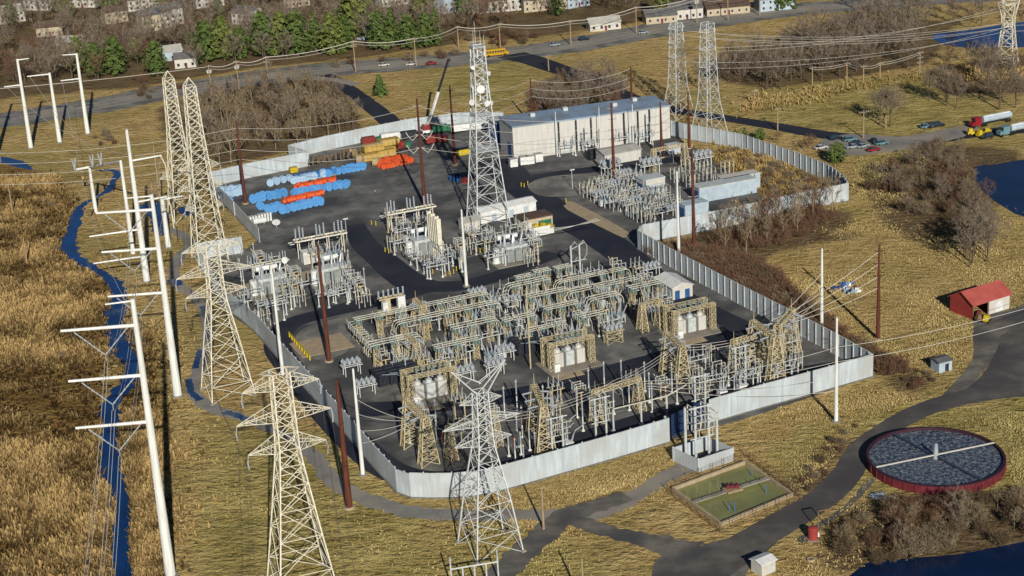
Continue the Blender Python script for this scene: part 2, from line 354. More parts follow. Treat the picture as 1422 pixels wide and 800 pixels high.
water_material('stream_water', (.009,.055,.20)); water_material('pond_water', (.005,.018,.065)); water_material('puddle_water', (.02,.065,.17)); water_material('algae_water', (.27,.28,.11)); water_material('tank_water', (.05,.075,.10), .12)
strip('stream', 'stream_water', [(160,247,2),(152,262,3),(133,275,1.5),(117,283,2.2),(108,296,3.4),(101,322,4.2),(95,344,5.6),(112,365,4.2),(142,380,3.8),(160,396,4.6),(164,416,5),(160,440,6.4),(166,474,7),(183,503,4),(178,530,4),(158,558,4.8),(154,597,5),(152,640,4.3),(164,675,4.8),(172,706,5),(168,746,4.2),(172,800,4),(175,850,4)], 4, .05, .38)
strip('side_stream', 'stream_water', [(-120,205,5),(0,222,6),(25,228,5),(46,236,1)], 3, .05, .25)
strip('stream_bend', 'stream_water', [(160,248,3),(163,240,2.5),(150,236,2),(138,238,1.5)], 3, .054, .2)
strip('pool_by_the_poles', 'puddle_water', [(208,282,8),(222,300,6),(219,318,4),(228,327,2)], 3, .05, .25)
patch('small_pool', 'stream_water', [(247,290),(268,286),(272,297),(255,299)], .05)
patch('upper_pond', 'stream_water', [(1296,48),(1345,42),(1422,30),(1560,10),(1560,70),(1422,66),(1340,66),(1305,60)], .05)
patch('side_pond', 'pond_water', [(1352,234),(1385,228),(1440,220),(1600,210),(1600,330),(1440,306),(1395,288),(1362,262)], .05)
patch('near_pond', 'pond_water', [(1190,792),(1240,778),(1330,770),(1400,757),(1480,745),(1700,740),(1700,880),(1150,880)], .05)
# ---------------------------------------------------------------- tracks and roads
mat('road_tar', (.135,.125,.115), (.08,.076,.074), .9, 0, .3, dirt=(.062,.06,.064), dscale=.07, bump=.02, bscale=2)
strip('ditch_track', 'old_asphalt', [(234,318,3),(256,328,3.5),(264,341,3.5),(248,357,3.5),(242,378,3),(248,396,3.5),(270,412,3.5),(286,436,3.5),(287,476,3),(276,512,3.2),(268,540,3.6),(280,558,4),(304,571,4),(330,578,3.6),(362,590,3),(400,606,3),(432,630,4),(462,668,4),(500,690,4.5),(545,705,5),(600,714,5),(660,716,5),(720,715,5),(780,716,5),(830,714,4.5),(884,688,4.5),(928,660,5),(975,640,6)], 4, .03, .25)
for a, wd in ([([(272,512),(274,500),(279,486)],1.6), ([(262,527),(266,545),(278,556)],1.8), ([(312,572),(330,578),(345,583)],2.0), ([(240,388),(247,397)],3.2), ([(281,425),(287,445),(288,470)],1.5)]): strip('track_puddle', 'puddle_water', a, wd, .06, .3)
strip('front_track', 'track_gravel', [(640,850,7),(700,792,6.5),(748,748,6),(785,718,6.5),(832,702,5),(870,688,4.5)], 5, .035, .2)
strip('linking_track', 'track_gravel', [(775,715,6),(815,728,4.5),(860,742,4.5),(905,752,6),(960,768,9)], 5, .04, .2)
patch('gravel_apron', 'track_gravel', [(905,800),(915,775),(960,762),(1010,748),(1060,735),(1100,722),(1080,752),(1040,790),(1010,850),(900,850)], .045)
strip('service_road', 'road_tar', [(900,860,9),(990,788,9),(1060,742,8),(1110,712,7.5),(1150,686,7),(1178,655,6.5),(1196,625,6),(1225,600,5.5),(1280,570,6),(1340,552,7),(1400,540,9),(1500,520,10)], 8, .05, .04)
strip('grass_verge', 'track_gravel', [(1085,745,1.5),(1150,698,1.5),(1186,660,1.2)], 1.5, .055, .5, -4)
patch('asphalt_lot', 'road_tar', [(1330,556),(1365,520),(1385,485),(1400,460),(1500,430),(1700,420),(1700,560),(1500,552),(1400,552)], .054)
patch('barn_forecourt', 'track_gravel', [(1352,445),(1395,432),(1440,420),(1440,470),(1390,490),(1362,520),(1340,545),(1300,560),(1350,500)], .03)
RD = [(-300,212),(-100,184),(0,168),(70,157),(140,146),(230,128),(330,112),(430,99),(540,90),(640,82),(700,76),(745,70),(800,62),(870,49),(950,35),(1030,23),(1120,12),(1240,3),(1400,-8)]
strip('verge_gravel', 'light_gravel', RD, 25, .02, .12)
strip('highway', 'old_asphalt', RD, 12, .04)
for nm, off in (('road_edge_line',5.6),('road_edge_line',-5.6),('road_centre_line',.35),('road_centre_line',-.35)): strip(nm, 'road_line', RD, .35, .05, 0, off)
strip('entrance_road', 'asphalt', [(708,76,14),(740,84,12),(775,96,11),(800,104,10),(830,116,8),(860,128,7),(884,138,7),(930,152,7),(1000,163,7),(1080,176,8),(1150,188,9),(1230,194,9),(1290,194,10),(1350,186,9),(1460,176,10)], 8, .045)
patch('car_park', 'old_asphalt', [(1138,196),(1180,186),(1250,190),(1300,182),(1342,174),(1360,182),(1300,200),(1230,212),(1185,216),(1150,212)], .06, 2)
strip('gate_road', 'asphalt', [(560,184,8),(536,164,8),(512,145,7.5),(490,128,7),(474,116,6),(452,104,6)], 8, .045, .08)
strip('side_lane', 'old_asphalt', [(496,118),(470,112),(430,108)], 5, .05, .1)
# ---------------------------------------------------------------- substation yard
YARD = [(548,684),(600,690),(660,688),(720,673),(930,612),(1060,574),(1212,522),(1100,452),(1000,398),(886,342),(1020,312),(1060,303),(1066,278),(1036,250),(992,222),(962,203),(930,186),(920,170),(700,185),(640,172),(570,183),(402,220),(430,230),(290,258),(360,333),(337,350),(273,360),(310,430),(360,465),(420,532),(480,603)]
mat('yard_stone', (.205,.205,.195), (.095,.098,.10), .95, 0, .22, coord='Object', dirt=(.055,.058,.065), dscale=.06, bump=.03, bscale=3)
patch('yard_gravel', 'yard_stone', YARD, .06, 0)
strip('yard_road', 'asphalt', [(690,222,14),(715,250,12),(745,275,12),(790,305,13),(830,328,12),(872,358,11),(930,402,7),(985,432,7),(1045,462,7),(1100,492,6)], 10, .075)
strip('yard_cross_road', 'asphalt', [(722,252,9),(770,243,7),(835,234,6.5),(900,226,6.5),(970,218,7)], 7, .08)
strip('yard_middle_road', 'asphalt', [(770,352,7),(735,366,7),(690,384,7.5),(640,397,8),(590,400,9),(540,414,9),(490,426,8),(440,438,7),(400,452,7),(385,480,7),(402,510,7),(440,556,8),(490,612,8),(545,655,8),(610,668,9),(680,655,8),(780,622,9),(900,585,9),(1000,555,9),(1110,522,9),(1160,510,6)], 8, .078)
strip('yard_diagonal_road', 'asphalt', [(592,402,12),(560,385,10),(530,360,9),(505,338,8),(492,312,6)], 9, .083)
strip('yard_front_road', 'asphalt', [(500,570,8),(560,566,8),(640,560,8),(720,548,8),(790,534,8),(860,514,8),(940,492,8),(1010,468,8),(1060,455,7)], 8, .088)
patch('gravel_island', 'light_gravel', [(410,470),(425,455),(470,442),(530,428),(560,425),(520,440),(490,460),(480,490),(440,500),(418,486)], .072)
patch('gravel_island', 'light_gravel', [(733,258),(760,246),(830,240),(880,236),(850,268),(830,270),(790,273),(750,272)], .085)
patch('gravel_bank', 'tan_concrete', [(786,284),(795,280),(872,322),(868,330),(855,326),(788,292)], .10, 2)
for a,b in (((520,470),(700,425)),((560,520),(760,470)),((880,470),(985,440)),((470,400),(380,430)),((640,360),(760,330)),((560,620),(700,592)),((700,600),(1040,540))): strip('cable_trench','light_gravel',[a,((a[0]+b[0])/2,(a[1]+b[1])/2),b],1.1,.095)
# ---------------------------------------------------------------- walls
mat('wall_panel', (.50,.57,.62), (.36,.42,.465), .75, 0, 1.3, dirt=(.38,.41,.43), dscale=.16, bump=.01, bscale=2, streak=(1,1,.10))
mat('wall_footing', (.20,.19,.165), (.13,.12,.105), .95, 0, .8)
def wall(label, pxs, h=5.6, step=3.2, post=0.30, side=1, smooth=0, ribs=True):
    pts = [Vector(G(*p)) for p in pxs]
    if smooth: pts = spline([(p.x,p.y) for p in pts], smooth)
    t = thing('security_wall', label, 'wall', (pts[0].x, pts[0].y)); o = pts[0]
    p_ = MB(); f_ = MB(); c_ = MB(); posts = []
    acc = 0.0
    for a, b in zip(pts[:-1], pts[1:]):
        a2, b2 = a-o, b-o; d = b2-a2; L = d.length; d.normalize(); n = Vector((-d.y, d.x)); ang = math.atan2(d.y, d.x); m = (a2+b2)/2
        p_.box(m.x, m.y, 0, L, .16, h, ang); c_.box(m.x, m.y, h+.003, L, .26, .10, ang); f_.box(m.x, m.y, 0, L+.3, .9, .22+.01*(len(f_.f)//6%2), ang)
        s = step-acc if acc else step/2
        while s < L:
            q = a2+d*s; posts.append((q, ang, n)); s += step
        acc = (L-(s-step)) % step
        if ribs:
            k = .4
            while k < L:
                q = a2+d*k; p_.box(q.x-n.x*.09*side, q.y-n.y*.09*side, .1, .07, .06, h-.2, ang); k += .8
    p_.build('panel', 'wall_panel', t); c_.build('coping', 'pale_grey_paint', t); f_.build('footing', 'wall_footing', t)
    for q, ang, n in posts[:90]:
        mb = MB(); mb.box(0, 0, 0, .26, .22, h+.28, 0); x = mb.build('post', 'pale_grey_paint', t); x.location = (q.x+n.x*.2*side, q.y+n.y*.2*side, 0); x.rotation_euler = (0,0,ang)
    return t
wall('long pale ribbed wall along the near side of the yard, left of the blue gate', [(571,691),(600,692),(630,691.5),(660,689),(690,683),(720,675),(790,655),(860,635),(930,614)], 5.7, 6, side=1)
wall('long pale ribbed wall along the near side of the yard, right of the blue gate', [(985,588),(1060,566),(1140,544),(1212,523)], 5.7, 6, side=1)
wall('ribbed wall with many posts along the right side of the main yard', [(1212,523),(1160,493),(1100,461),(1040,430),(980,398),(930,371),(886,346)], 5.6, 3.1, side=1, ribs=False)
wall('pale wall section running right from the bend beside the tall white pole', [(886,346),(893,338),(950,327),(1020,313),(1100,295),(1178,279)], 5.6, 6, side=1)
wall('curved wall of posts behind the dry grass slope', [(1178,279),(1172,268),(1150,252),(1110,236),(1070,222),(1030,208),(990,200),(950,193),(926,187)], 5.4, 3.1, side=1, ribs=False)
wall('blue-grey wall along the left side of the main yard', [(571,691),(552,684),(520,648),(480,601),(440,556),(400,512),(360,466),(335,443),(312,428)], 5.4, 3.3, side=-1, ribs=False)
wall('short lit wall section beside the left transformer', [(274,362),(338,352)], 5.2, 6, side=1)
wall('short shaded wall joining the left transformer corner', [(312,428),(274,362)], 5.2, 4, side=-1)
wall('low grey wall slanting past the left reel yard', [(361,337),(340,314),(320,292),(300,272),(291,261)], 4.4, 60, side=1, ribs=False)
wall('pale wall behind the blue reels', [(291,261),(340,249),(390,239),(430,231)], 5.2, 5, side=1)
wall('short return wall at the corner of the reel yard', [(430,231),(402,222)], 5.2, 5, side=1)
wall('pale wall behind the crates and the crane', [(402,222),(450,210),(510,197),(570,185),(640,176),(700,176)], 5.2, 6, side=1)
mat('gate_navy', (.015,.04,.11), (.01,.025,.08), .5, 0, 1)
# blue gate in the near wall
a, b = Vector(G(930,614)), Vector(G(985,588)); t = thing('yard_gate', 'dark blue shaded metal gate set back in the near wall', 'gate', (a.x,a.y)); d = b-a; ang = math.atan2(d.y,d.x); n = Vector((-d.y,d.x)).normalized()
mb = MB(); m = d/2+n*1.5; mb.box(m.x,m.y,.1,d.length,.12,5.2,ang); mb.build('gate_leaf','gate_navy',t)
for s in (0,.5,1):
    mb = MB(); q = d*s+n*1.2; mb.box(q.x,q.y,0,.35,.35,5.9,ang); mb.build('post','pale_grey_paint',t)
# ---------------------------------------------------------------- lattice
def latt(mb, levels, wl, wb, hor=True):
    # levels: list of (z, half_x, half_y) with optional centre; legs, horizontals and crossed braces on four faces
    def cs(l):
        z,hx,hy = l[:3]; ox,oy = l[3:5] if len(l) > 3 else (0,0)
        return [Vector((ox-hx,oy-hy,z)),Vector((ox+hx,oy-hy,z)),Vector((ox+hx,oy+hy,z)),Vector((ox-hx,oy+hy,z))]
    for l0, l1 in zip(levels[:-1], levels[1:]):
        A, B = cs(l0), cs(l1)
        for i in range(4):
            j = (i+1)%4; mb.bar(A[i],B[i],wl); mb.bar(A[i],B[j],wb); mb.bar(A[j],B[i],wb)
            if hor: mb.bar(B[i],B[j],wb)
def arm(mb, zt, zb, root_hx, root_hy, tip, w):
    s = 1 if tip[0] > 0 else -1
    T = Vector(tip); R = [Vector((s*root_hx,-root_hy,zb)),Vector((s*root_hx,root_hy,zb)),Vector((s*root_hx,-root_hy,zt)),Vector((s*root_hx,root_hy,zt))]
    for r in R: mb.bar(r, T, w)
    for k in (.25,.5,.75):
        P = [r.lerp(T,k) for r in R]; mb.bar(P[0],P[1],w*.6); mb.bar(P[0],P[2],w*.6); mb.bar(P[1],P[3],w*.6); mb.bar(P[2],P[3],w*.6)
    for k in (0,.25,.5):
        P = [r.lerp(T,k) for r in R]; Q = [r.lerp(T,k+.25) for r in R]; mb.bar(P[0],Q[1],w*.5); mb.bar(P[0],Q[2],w*.5); mb.bar(P[1],Q[3],w*.5)
def lerp_levels(prof, n):
    out = []; z0, z1 = prof[0][0], prof[-1][0]
    zs = n if isinstance(n, list) else [z0+(z1-z0)*i/n for i in range(n+1)]
    for z in zs:
        for p, q in zip(prof[:-1], prof[1:]):
            if p[0]-1e-6 <= z <= q[0]+1e-6:
                k = (z-p[0])/(q[0]-p[0]); hw = p[1]+(q[1]-p[1])*k; out.append((z,hw,hw)); break
    return out
TIPS = {}
def pylon(key, label, loc, rot, H, prof, nlev, arms, wl, wb, m, drop=2.8, peak=None, insm='porcelain_white', horns=False, sides=(-1,1)):
    t = thing('lattice_pylon', label, 'pylon', loc, rot)
    z1 = prof[-1][0]; mb = MB(); zs = []
    # panels grow taller towards the splayed foot
    z = z1; tops = [z1]
    while z > 0:
        hw = lerp_levels(prof,[z])[0][1]; z -= max(1.3, hw*1.75); tops.append(max(z,0))
        if z < 1.5: tops[-1] = 0; break
    latt(mb, lerp_levels(prof, tops[::-1]), wl, wb)
    if peak: 
        hw = prof[-1][1]
        for sx in (-1,1):
            for sy in (-1,1): mb.bar((sx*hw,sy*hw,z1),(0,0,peak),wl*.8)
    mb.build('body', m, t)
    for sx in (-1,1):
        for sy in (-1,1): f = MB(); f.box(sx*prof[0][1], sy*prof[0][1], -.05, .9,.9,.5); f.build('footing','concrete',t)
    tips = []
    for z, L, th in arms:
        for s in sides:
            am = MB(); hw = lerp_levels(prof,[z])[0][1]; arm(am, z+th, z, hw, hw, (s*L,0,z+.15), wb*1.05); ao = am.build('crossarm', m, t)
            if drop and L > 4.5:
                im = MB(); im.tube([(s*(L-.9),0,z+.2),(s*L,0,z),(s*(L+.25),0,z-drop*.5),(s*(L+.1),0,z-drop)], .14, 5); im.build('insulator', insm, ao)
            tips.append((s*(L+.1),0,z-drop))
    if horns:
        for s in (-1,1):
            hm = MB(); tip = Vector((s*5.6,0,z1+5.2)); hw = prof[-1][1]
            for sy in (-1,1): hm.bar((s*hw,sy*hw,z1),tip,wl*.75); hm.bar((-s*hw*.2,sy*hw*.3,z1+1.6),tip,wb)
            for k in (.3,.6,.85): hm.bar(Vector((s*hw,-hw,z1)).lerp(tip,k),Vector((s*hw,hw,z1)).lerp(tip,k),wb*.8); hm.bar(Vector((s*hw,hw,z1)).lerp(tip,k),Vector((-s*hw*.2,0,z1+1.6)).lerp(tip,k),wb*.8)
            hm.build('horn', m, t)
    c, s = math.cos(rot), math.sin(rot)
    TIPS[key] = [(loc[0]+c*x-s*y, loc[1]+s*x+c*y, z) for x,y,z in tips]
    return t
T1 = G(420,812)
pylon('t1','big cream lattice pylon standing nearest at the bottom left of centre', T1, rad(19), 45, [(0,5.6),(14,3.7),(28.5,1.9),(44.3,1.6)], 0, [(28.8,7.4,2.4),(35.0,8.9,2.5),(41.2,7.2,2.4),(44.2,3.8,.1)], .26, .12, 'weathered_cream_steel')
pylon('t2','silver lattice pylon with V-shaped horns in front of the near wall', G(681,760), rad(23), 40, [(0,4.9),(11,3.5),(23,1.5),(33.5,1.15)], 0, [(22.8,6.0,2.0),(26.8,8.2,1.8),(31.3,4.4,1.6)], .25, .11, 'galvanised_steel', 2.4, None, 'porcelain_brown', True)
pylon('t3','cream lattice pylon beside the left wall corner with three pairs of arms', G(317,545), rad(22), 42, [(0,5.3),(14,3.5),(25,1.75),(38,1.5)], 0, [(25.5,7.3,2.3),(30.6,9.0,2.4),(36.6,7.0,2.3)], .26, .12, 'weathered_cream_steel')
pylon('t4','tall narrow cream lattice pylon with a long shaft, nearer one by the slanting wall', G(292,360), rad(22), 54, [(0,4.4),(18,3.2),(40,1.9),(52,1.5)], 0, [(16,5.5,2),(22,7,2),(28,6,2)], .26, .13, 'weathered_cream_steel', 2.2, 54.5)
pylon('t5','tall narrow cream lattice pylon with a long shaft, farther one by the slanting wall', G(258,304), rad(22), 48, [(0,4.6),(16,3.0),(30,2.0),(45,1.5)], 0, [(14,6.5,1.8)], .26, .13, 'weathered_cream_steel', 2, 47.5)
pylon('t6','pale lattice pylon behind the big hall, left one of the pair', G(942,161), rad(30), 40, [(0,4.2),(12,2.4),(34,1.5)], 0, [(22,3.6,1.4),(27,3.6,1.4),(32,3.6,1.4)], .2, .09, 'galvanised_steel', 1.5, None)
pylon('t7','pale lattice pylon behind the curved wall, right one of the pair', G(985,186), rad(30), 42, [(0,4.6),(13,2.5),(39,1.6)], 0, [(24,3.6,1.4),(30,3.6,1.4),(36,3.6,1.4)], .21, .095, 'galvanised_steel', 1.5, None)
pylon('t8','lattice pylon standing in front of the upper pond', G(1398,88), rad(60), 24, [(0,3.6),(8,2.6),(17,1.8),(24,3.2)], 0, [(15,5.5,1.5),(23.5,6,1.0)], .28, .15, 'weathered_cream_steel', 1.5, None)
# antenna mast
C0 = G(678,306); t = thing('antenna_mast','tall square lattice antenna mast with dishes and platforms in the middle of the yard','antenna mast', C0, rad(18))
mb = MB(); prof = [(0,5.2),(20,3.5),(42,2.0),(54,1.7)]; tops = []; z = 54
while z > 0: tops.append(z); z -= max(2.2, lerp_levels(prof,[z])[0][1]*1.5)
tops.append(0); latt(mb, lerp_levels(prof, tops[::-1]), .3, .13); mb.build('frame','galvanised_steel',t)
for z, hw in ((22.5,3.6),(33,2.9),(53.6,2.0)):
    p = MB(); p.box(0,0,z,hw*2,hw*2,.16)
    for s in (-1,1): p.bar((-hw,s*hw,z+1.1),(hw,s*hw,z+1.1),.1); p.bar((s*hw,-hw,z+1.1),(s*hw,hw,z+1.1),.1)
    p.build('platform','pale_grey_paint',t)
for z, x, y, r in ((41.5,-.6,-2.6,1.25),(37.5,-3.0,-1.2,.9),(37,.9,-2.9,.9),(36.8,2.5,-2.2,.7),(48,-2.2,-1.6,.6),(45.5,2.6,-1.2,.7)):
    d = MB(); d.drum((x,y,z),(x*.3,-1,0),r,.6,14); d.tube([(x,y+.3,z),(x*.5,y*.4,z)],.1,5); d.build('dish','white_paint',t)
for z in (51,40,38):
    for k in range(6):
        a = k*math.pi/3+.2; d = MB(); d.box(2.4*math.cos(a),2.4*math.sin(a),z,.35,.25,2.3,a); d.tube([(1.6*math.cos(a),1.6*math.sin(a),z+1.1),(2.4*math.cos(a),2.4*math.sin(a),z+1.1)],.06,4); d.build('panel_antenna','white_paint',t)
for x, y, h in ((-1.6,-1.6,5),(1.6,-1.6,3.2),(0,1.6,7),(1.5,1.5,4)):
    d = MB(); d.tube([(x,y,53.7),(x,y,54+h)],.07,5,.04); d.build('whip_antenna','white_paint',t)
# ---------------------------------------------------------------- poles
def basepx(bx, by, ty): return G(bx,by), height(bx,by,ty)
def mono(label, b, top, r0, r1, m, cat='pole', name='steel_pole', base=True, bands=True):
    loc, h = basepx(b[0], b[1], top); t = thing(name, label, cat, loc)
    p = MB(); p.tube([(0,0,0),(0,0,h*.5),(0,0,h)], r0, 12, r1); p.build('shaft', m, t)
    if base:
        f = MB(); f.lathe(0,0,[(0,r0+.55),(.35,r0+.5)],12); f.build('base','tan_concrete' if m=='corten_steel' else 'concrete',t)
    if bands:
        for k in (.33,.66):
            f = MB(); r = r0+(r1-r0)*k; f.lathe(0,0,[(h*k,r+.06),(h*k+.25,r+.06)],12); f.build('flange', m, t)
    return t, h, loc
def pole_arm(t, p, q, r, m='white_pole_steel'):
    a = MB(); a.tube([p,q], r, 8, r*.7); return a.build('arm', m, t)
VEES = {}
def vee(t, z, x0, x1, key, h=3.6, m='porcelain_white', rot=0):
    i = MB(); xm = (x0+x1)/2; i.insul((x0,0,z),(xm,0,z-h),.16,7,6); i.insul((x1,0,z),(xm,0,z-h),.16,7,6); i.tube([(xm,0,z-h),(xm,0,z-h-1.2)],.07,5); i.build('insulator',m,t)
    l = t.location; c, s = math.cos(rot), math.sin(rot); VEES.setdefault(key,[]).append((l.x+c*xm,l.y+s*xm,z-h-1.2))
# near tall pole
t, h, loc = mono('tall white steel pole with long left arms nearest the stream, lowest in the photo', (237,800), 415, 1.05, .45, 'white_pole_steel')
t.rotation_euler = (0,0,rad(12))
pole_arm(t,(0,0,h-.4),(-5,0,h-.4),.2)
for z, L in ((h-5,13.5),(h-15,13.5),(h-24.5,13.5)):
    pole_arm(t,(0,0,z-.2),(-L,0,z+.6),.36); vee(t, z, -11.2, -1.2, 'm1', 5.2, rot=rad(12))
t, h, loc = mono('tall white steel pole with long left arms between the stream and the cream pylons', (247,550), 270, 1.05, .42, 'white_pole_steel'); t.rotation_euler = (0,0,rad(12))
pole_arm(t,(0,0,h-.4),(-6,0,h-.2),.2)
for z in (h-3.5,h-13,h-24): pole_arm(t,(0,0,z-.2),(-13,0,z+.6),.36); vee(t, z, -11, -1.2, 'm2', 5, rot=rad(12))
t, h, loc = mono('tall white steel pole with right arms behind the other stream poles', (204,391), 180, 1.0, .4, 'white_pole_steel'); t.rotation_euler = (0,0,rad(14))
for z in (h-9,h-21): pole_arm(t,(0,0,z),(8.5,0,z+.5),.3); i = MB(); i.tube([(8.3,0,z+.4),(9.3,0,z-2.5),(9.4,0,z-9)],.16,5); i.build('insulator','weathered_cream_steel',t); VEES.setdefault('m3',[]).append((loc[0]+8,loc[1]+2,z))
for z in (h-29,h-37): pole_arm(t,(0,0,z),(-14,0,z-.2),.3); VEES['m3'].append((loc[0]-12,loc[1]-2,z))
# two-legged frame
A, hA = basepx(133,294,232); B, hB = basepx(185,352,224); t = thing('portal_pole','white two-legged frame with long crossbeam straddling the stream','pole frame',A)
d = Vector((B[0]-A[0],B[1]-A[1],0)); 
for q, hh in ((Vector((0,0,0)),hA),(d,hB)): p = MB(); p.tube([q,q+Vector((0,0,hh))],.7,10,.42); p.build('post','white_pole_steel',t)
e = Vector((G(181,226,hB)[0]-A[0],G(181,226,hB)[1]-A[1],hB)); f0 = Vector((G(103,236,hA)[0]-A[0],G(103,236,hA)[1]-A[1],hA)); p = MB(); p.tube([f0,Vector((0,0,hA)),Vector((d.x,d.y,hB))],.32,8); p.build('crossbeam','white_pole_steel',t)
for k in (.02,.42,.6):
    q = f0.lerp(Vector((d.x,d.y,hB)),k); p = MB(); p.insul(q,q+Vector((-.6,0,3.6)),.3,6,7); p.insul(q,q+Vector((.5,0,3.8)),.3,6,7); p.build('insulator','porcelain_white',t)
t, h, loc = mono('short white steel pole with a single right arm beside the muddy pool', (234,344), 276, .85, .6, 'white_pole_steel'); pole_arm(t,(-.5,0,h-.3),(6.2,2,h-.1),.3)
for b, ty, lab, aL, aR in (((43,206),82,'left of the three white poles by the highway',(6,.52),(4,0)),((83,198),101,'middle of the three white poles by the highway',(8,0),None),((122,186),74,'right of the three white poles by the highway',(7,.5),(-5,0)),((-3,212),84,'white pole cut by the left edge of the photo',(5,.4),(5,0))):
    t, h, loc = mono('tall white steel pole, '+lab, b, ty, .85, .42, 'white_pole_steel'); t.rotation_euler = (0,0,rad(10))
    z = h-(9.5 if aL[1] else .5); pole_arm(t,(0,0,z),(-aL[0],0,z-.1),.28)
    if aR: pole_arm(t,(0,0,h-.4),(aR[0],0,h-.2),.25)
    i = MB(); i.insul((.6,0,z),(1.0,-.5,z-2.5),.2); i.build('insulator','dark_steel',t); VEES.setdefault('hw',[]).append((loc[0]-aL[0]*.95,loc[1],z))
# white masts in the yard
for b, ty, lab in (((393,522),368,'in front of the left transformer'),((504,660),512,'inside the near left corner of the wall'),((648,398),291,'between the two middle transformers'),((943,362),238,'outside the bend of the right wall'),((1141,465),345,'above the right wall in the brush'),((1161,586),441,'in front of the near wall at the right')):
    mono('plain white tapered pole '+lab, b, ty, .48, .22, 'white_pole_steel', name='white_pole', bands=False)
# weathered red-brown poles
RP = {}
for key, b, ty, r, lab in (('r1',(485,705),527,.75,'outside the near left wall, lowest in the photo'),('r2',(457,502),340,.62,'beside the pale concrete slab inside the left wall'),('r3',(590,287),137,.6,'with white wire loops left of the antenna mast'),('r4',(341,283),170,.55,'among the blue reels'),('r5',(632,229),118,.55,'right of the crane'),('r6',(740,176),108,.5,'left one in the trees behind the big hall'),('r7',(878,164),92,.55,'right one standing behind the big hall'),('r8',(853,256),143,.6,'in front of the big hall beside the grey booth'),('r9',(919,219),142,.55,'at the right end of the big hall'),('r10',(957,206),128,.55,'near the inner end of the curved wall'),('r11',(964,352),208,.6,'beside the white pole outside the right wall bend'),('r12',(1219,471),340,.55,'on the grass left of the red barn')):
    t, h, loc = mono('rusty brown steel pole '+lab, b, ty, r, r*.45, 'corten_steel', name='weathered_pole'); RP[key] = (loc, h)
    if key in ('r12','r3','r5','r8','r11'):
        for k in (.93,.80,.67,.55):
            i = MB(); s = r*.5; i.insul((s,0,h*k),(s+1.1,-.1,h*k+.25),.14,4,6); i.insul((-s,0,h*k),(-s-1.1,-.1,h*k+.25),.14,4,6); i.build('insulator','dark_steel' if key=='r12' else 'porcelain_white',t)
# ---------------------------------------------------------------- wooden line poles
WP = {}
def wood_pole(key, b, ty, label, arms=1, tr=False, m='pale_wood', aw=2.6, rot=20, cat='utility pole'):
    loc, h = basepx(b[0], b[1], ty); t = thing('utility_pole', label, cat, loc, rad(rot)); p = MB(); p.tube([(0,0,0),(0,0,h)], .26, 8, .17); p.build('shaft', m, t)
    for k in range(arms):
        z = h-.8-1.9*k; a = MB(); a.box(0,-.25,z,aw,.14,.18); ao = a.build('crossarm', m, t)
        for x in (-aw/2+.2,-aw/4,aw/4,aw/2-.2): i = MB(); i.insul((x,-.25,z+.18),(x,-.25,z+.6),.13,3,6); i.build('insulator','porcelain_white',ao)
    if tr:
        for s in (-1,1): d = MB(); d.lathe(s*.55,0,[(h-3.4,.35),(h-2.1,.35),(h-2.0,.2)],8); d.build('transformer_can','pale_grey_paint',t)
    WP[key] = (loc[0],loc[1],h)
for key, b, ty, lab, arms, tr in (('w0',(294,132),90,'with three cans and arms, left one by the highway',2,True),('w1',(332,124),84,'with two arms, second along the highway',2,True),('w1b',(373,116),78,'with two arms, third along the highway',2,False),('w2',(494,100),56,'rising from the verge above the lone evergreen',2,False),('w3',(578,92),52,'near the white cars on the highway',1,False),('w4',(793,63),28,'right of the road junction',1,False),('w5',(884,47),9,'by the small white house beyond the road',1,False),('w6',(968,32),-6,'beyond the road in front of the dark roofed house',2,True),('w7',(1011,28),-8,'beyond the road beside the long low house',1,False),('w8',(1055,22),-12,'at the far right end of the road',1,False),('w9',(637,66),36,'left of the road junction',1,False),('w10',(695,68),32,'above the school bus',1,False),('w11',(762,98),76,'leaning beside the dark entrance road',1,False)):
    wood_pole(key, b, ty, 'wooden utility pole '+lab, arms, tr)
for key, b, ty, lab, arms in (('p0',(1199,192),153,'lamp pole of the car park',1),('p1',(1080,181),149,'pole beside the entrance road',1),('p2',(1277,105),71,'dark pole among the trees left of the upper pond',3),('p3',(1176,112),86,'left leg pole of the switch rack in the marsh',1),('p4',(1199,118),90,'middle pole of the switch rack in the marsh',1),('p5',(1222,112),86,'right leg pole of the switch rack in the marsh',1),('p6',(1128,118),92,'lone pole left of the switch rack in the marsh',1),('p7',(1048,146),124,'short pole at the edge of the right field',1),('p8',(1230,178),160,'short pole right of the car park lamp',0)):
    wood_pole(key, b, ty, 'wooden '+lab, arms, False, aw=4 if key=='p0' else 2.6)
for k, (b, ty, lab) in enumerate((((755,735),676,'bare wooden post beside the near track'),((38,368),330,'bare wooden post in the left marsh, lower one'),((18,298),255,'bare wooden post in the left marsh, upper one'),((216,302),252,'bare pale post by the stream poles, left one'),((226,304),202,'bare pale post by the stream poles, right one'),((811,842),775,'bare wooden post at the bottom edge'),((737,512),400,'tall thin tan post among the bus bars'),((852,388+20),357,'thin tan post by the right wall'))):
    loc, h = basepx(b[0], b[1], ty); o = MB(); o.tube([(0,0,0),(0,0,h*.6),(0,0,h)], .26 if k < 6 else .2, 8, .16); one(o, 'wooden_post', 'pale_wood' if k < 6 else 'yellowed_steel', lab, 'post', loc)
# white goal-like frame at the bottom edge
A = G(628,818); t = thing('post_row','white frame of five posts and one crossbeam at the bottom edge','frame',A,rad(12))
for k in range(5): p = MB(); p.tube([(k*2.25,0,0),(k*2.25,0,5.2 if k in (0,4) else 4.1)],.17,8); p.build('post','pale_grey_paint',t)
p = MB(); p.tube([(0,0,4.2),(9,0,4.2)],.16,8); p.build('crossbeam','pale_grey_paint',t)
for k in (0,4): p = MB(); p.insul((k*2.25,0,5.2),(k*2.25,0,6.8),.2); p.build('insulator','porcelain_white',t)
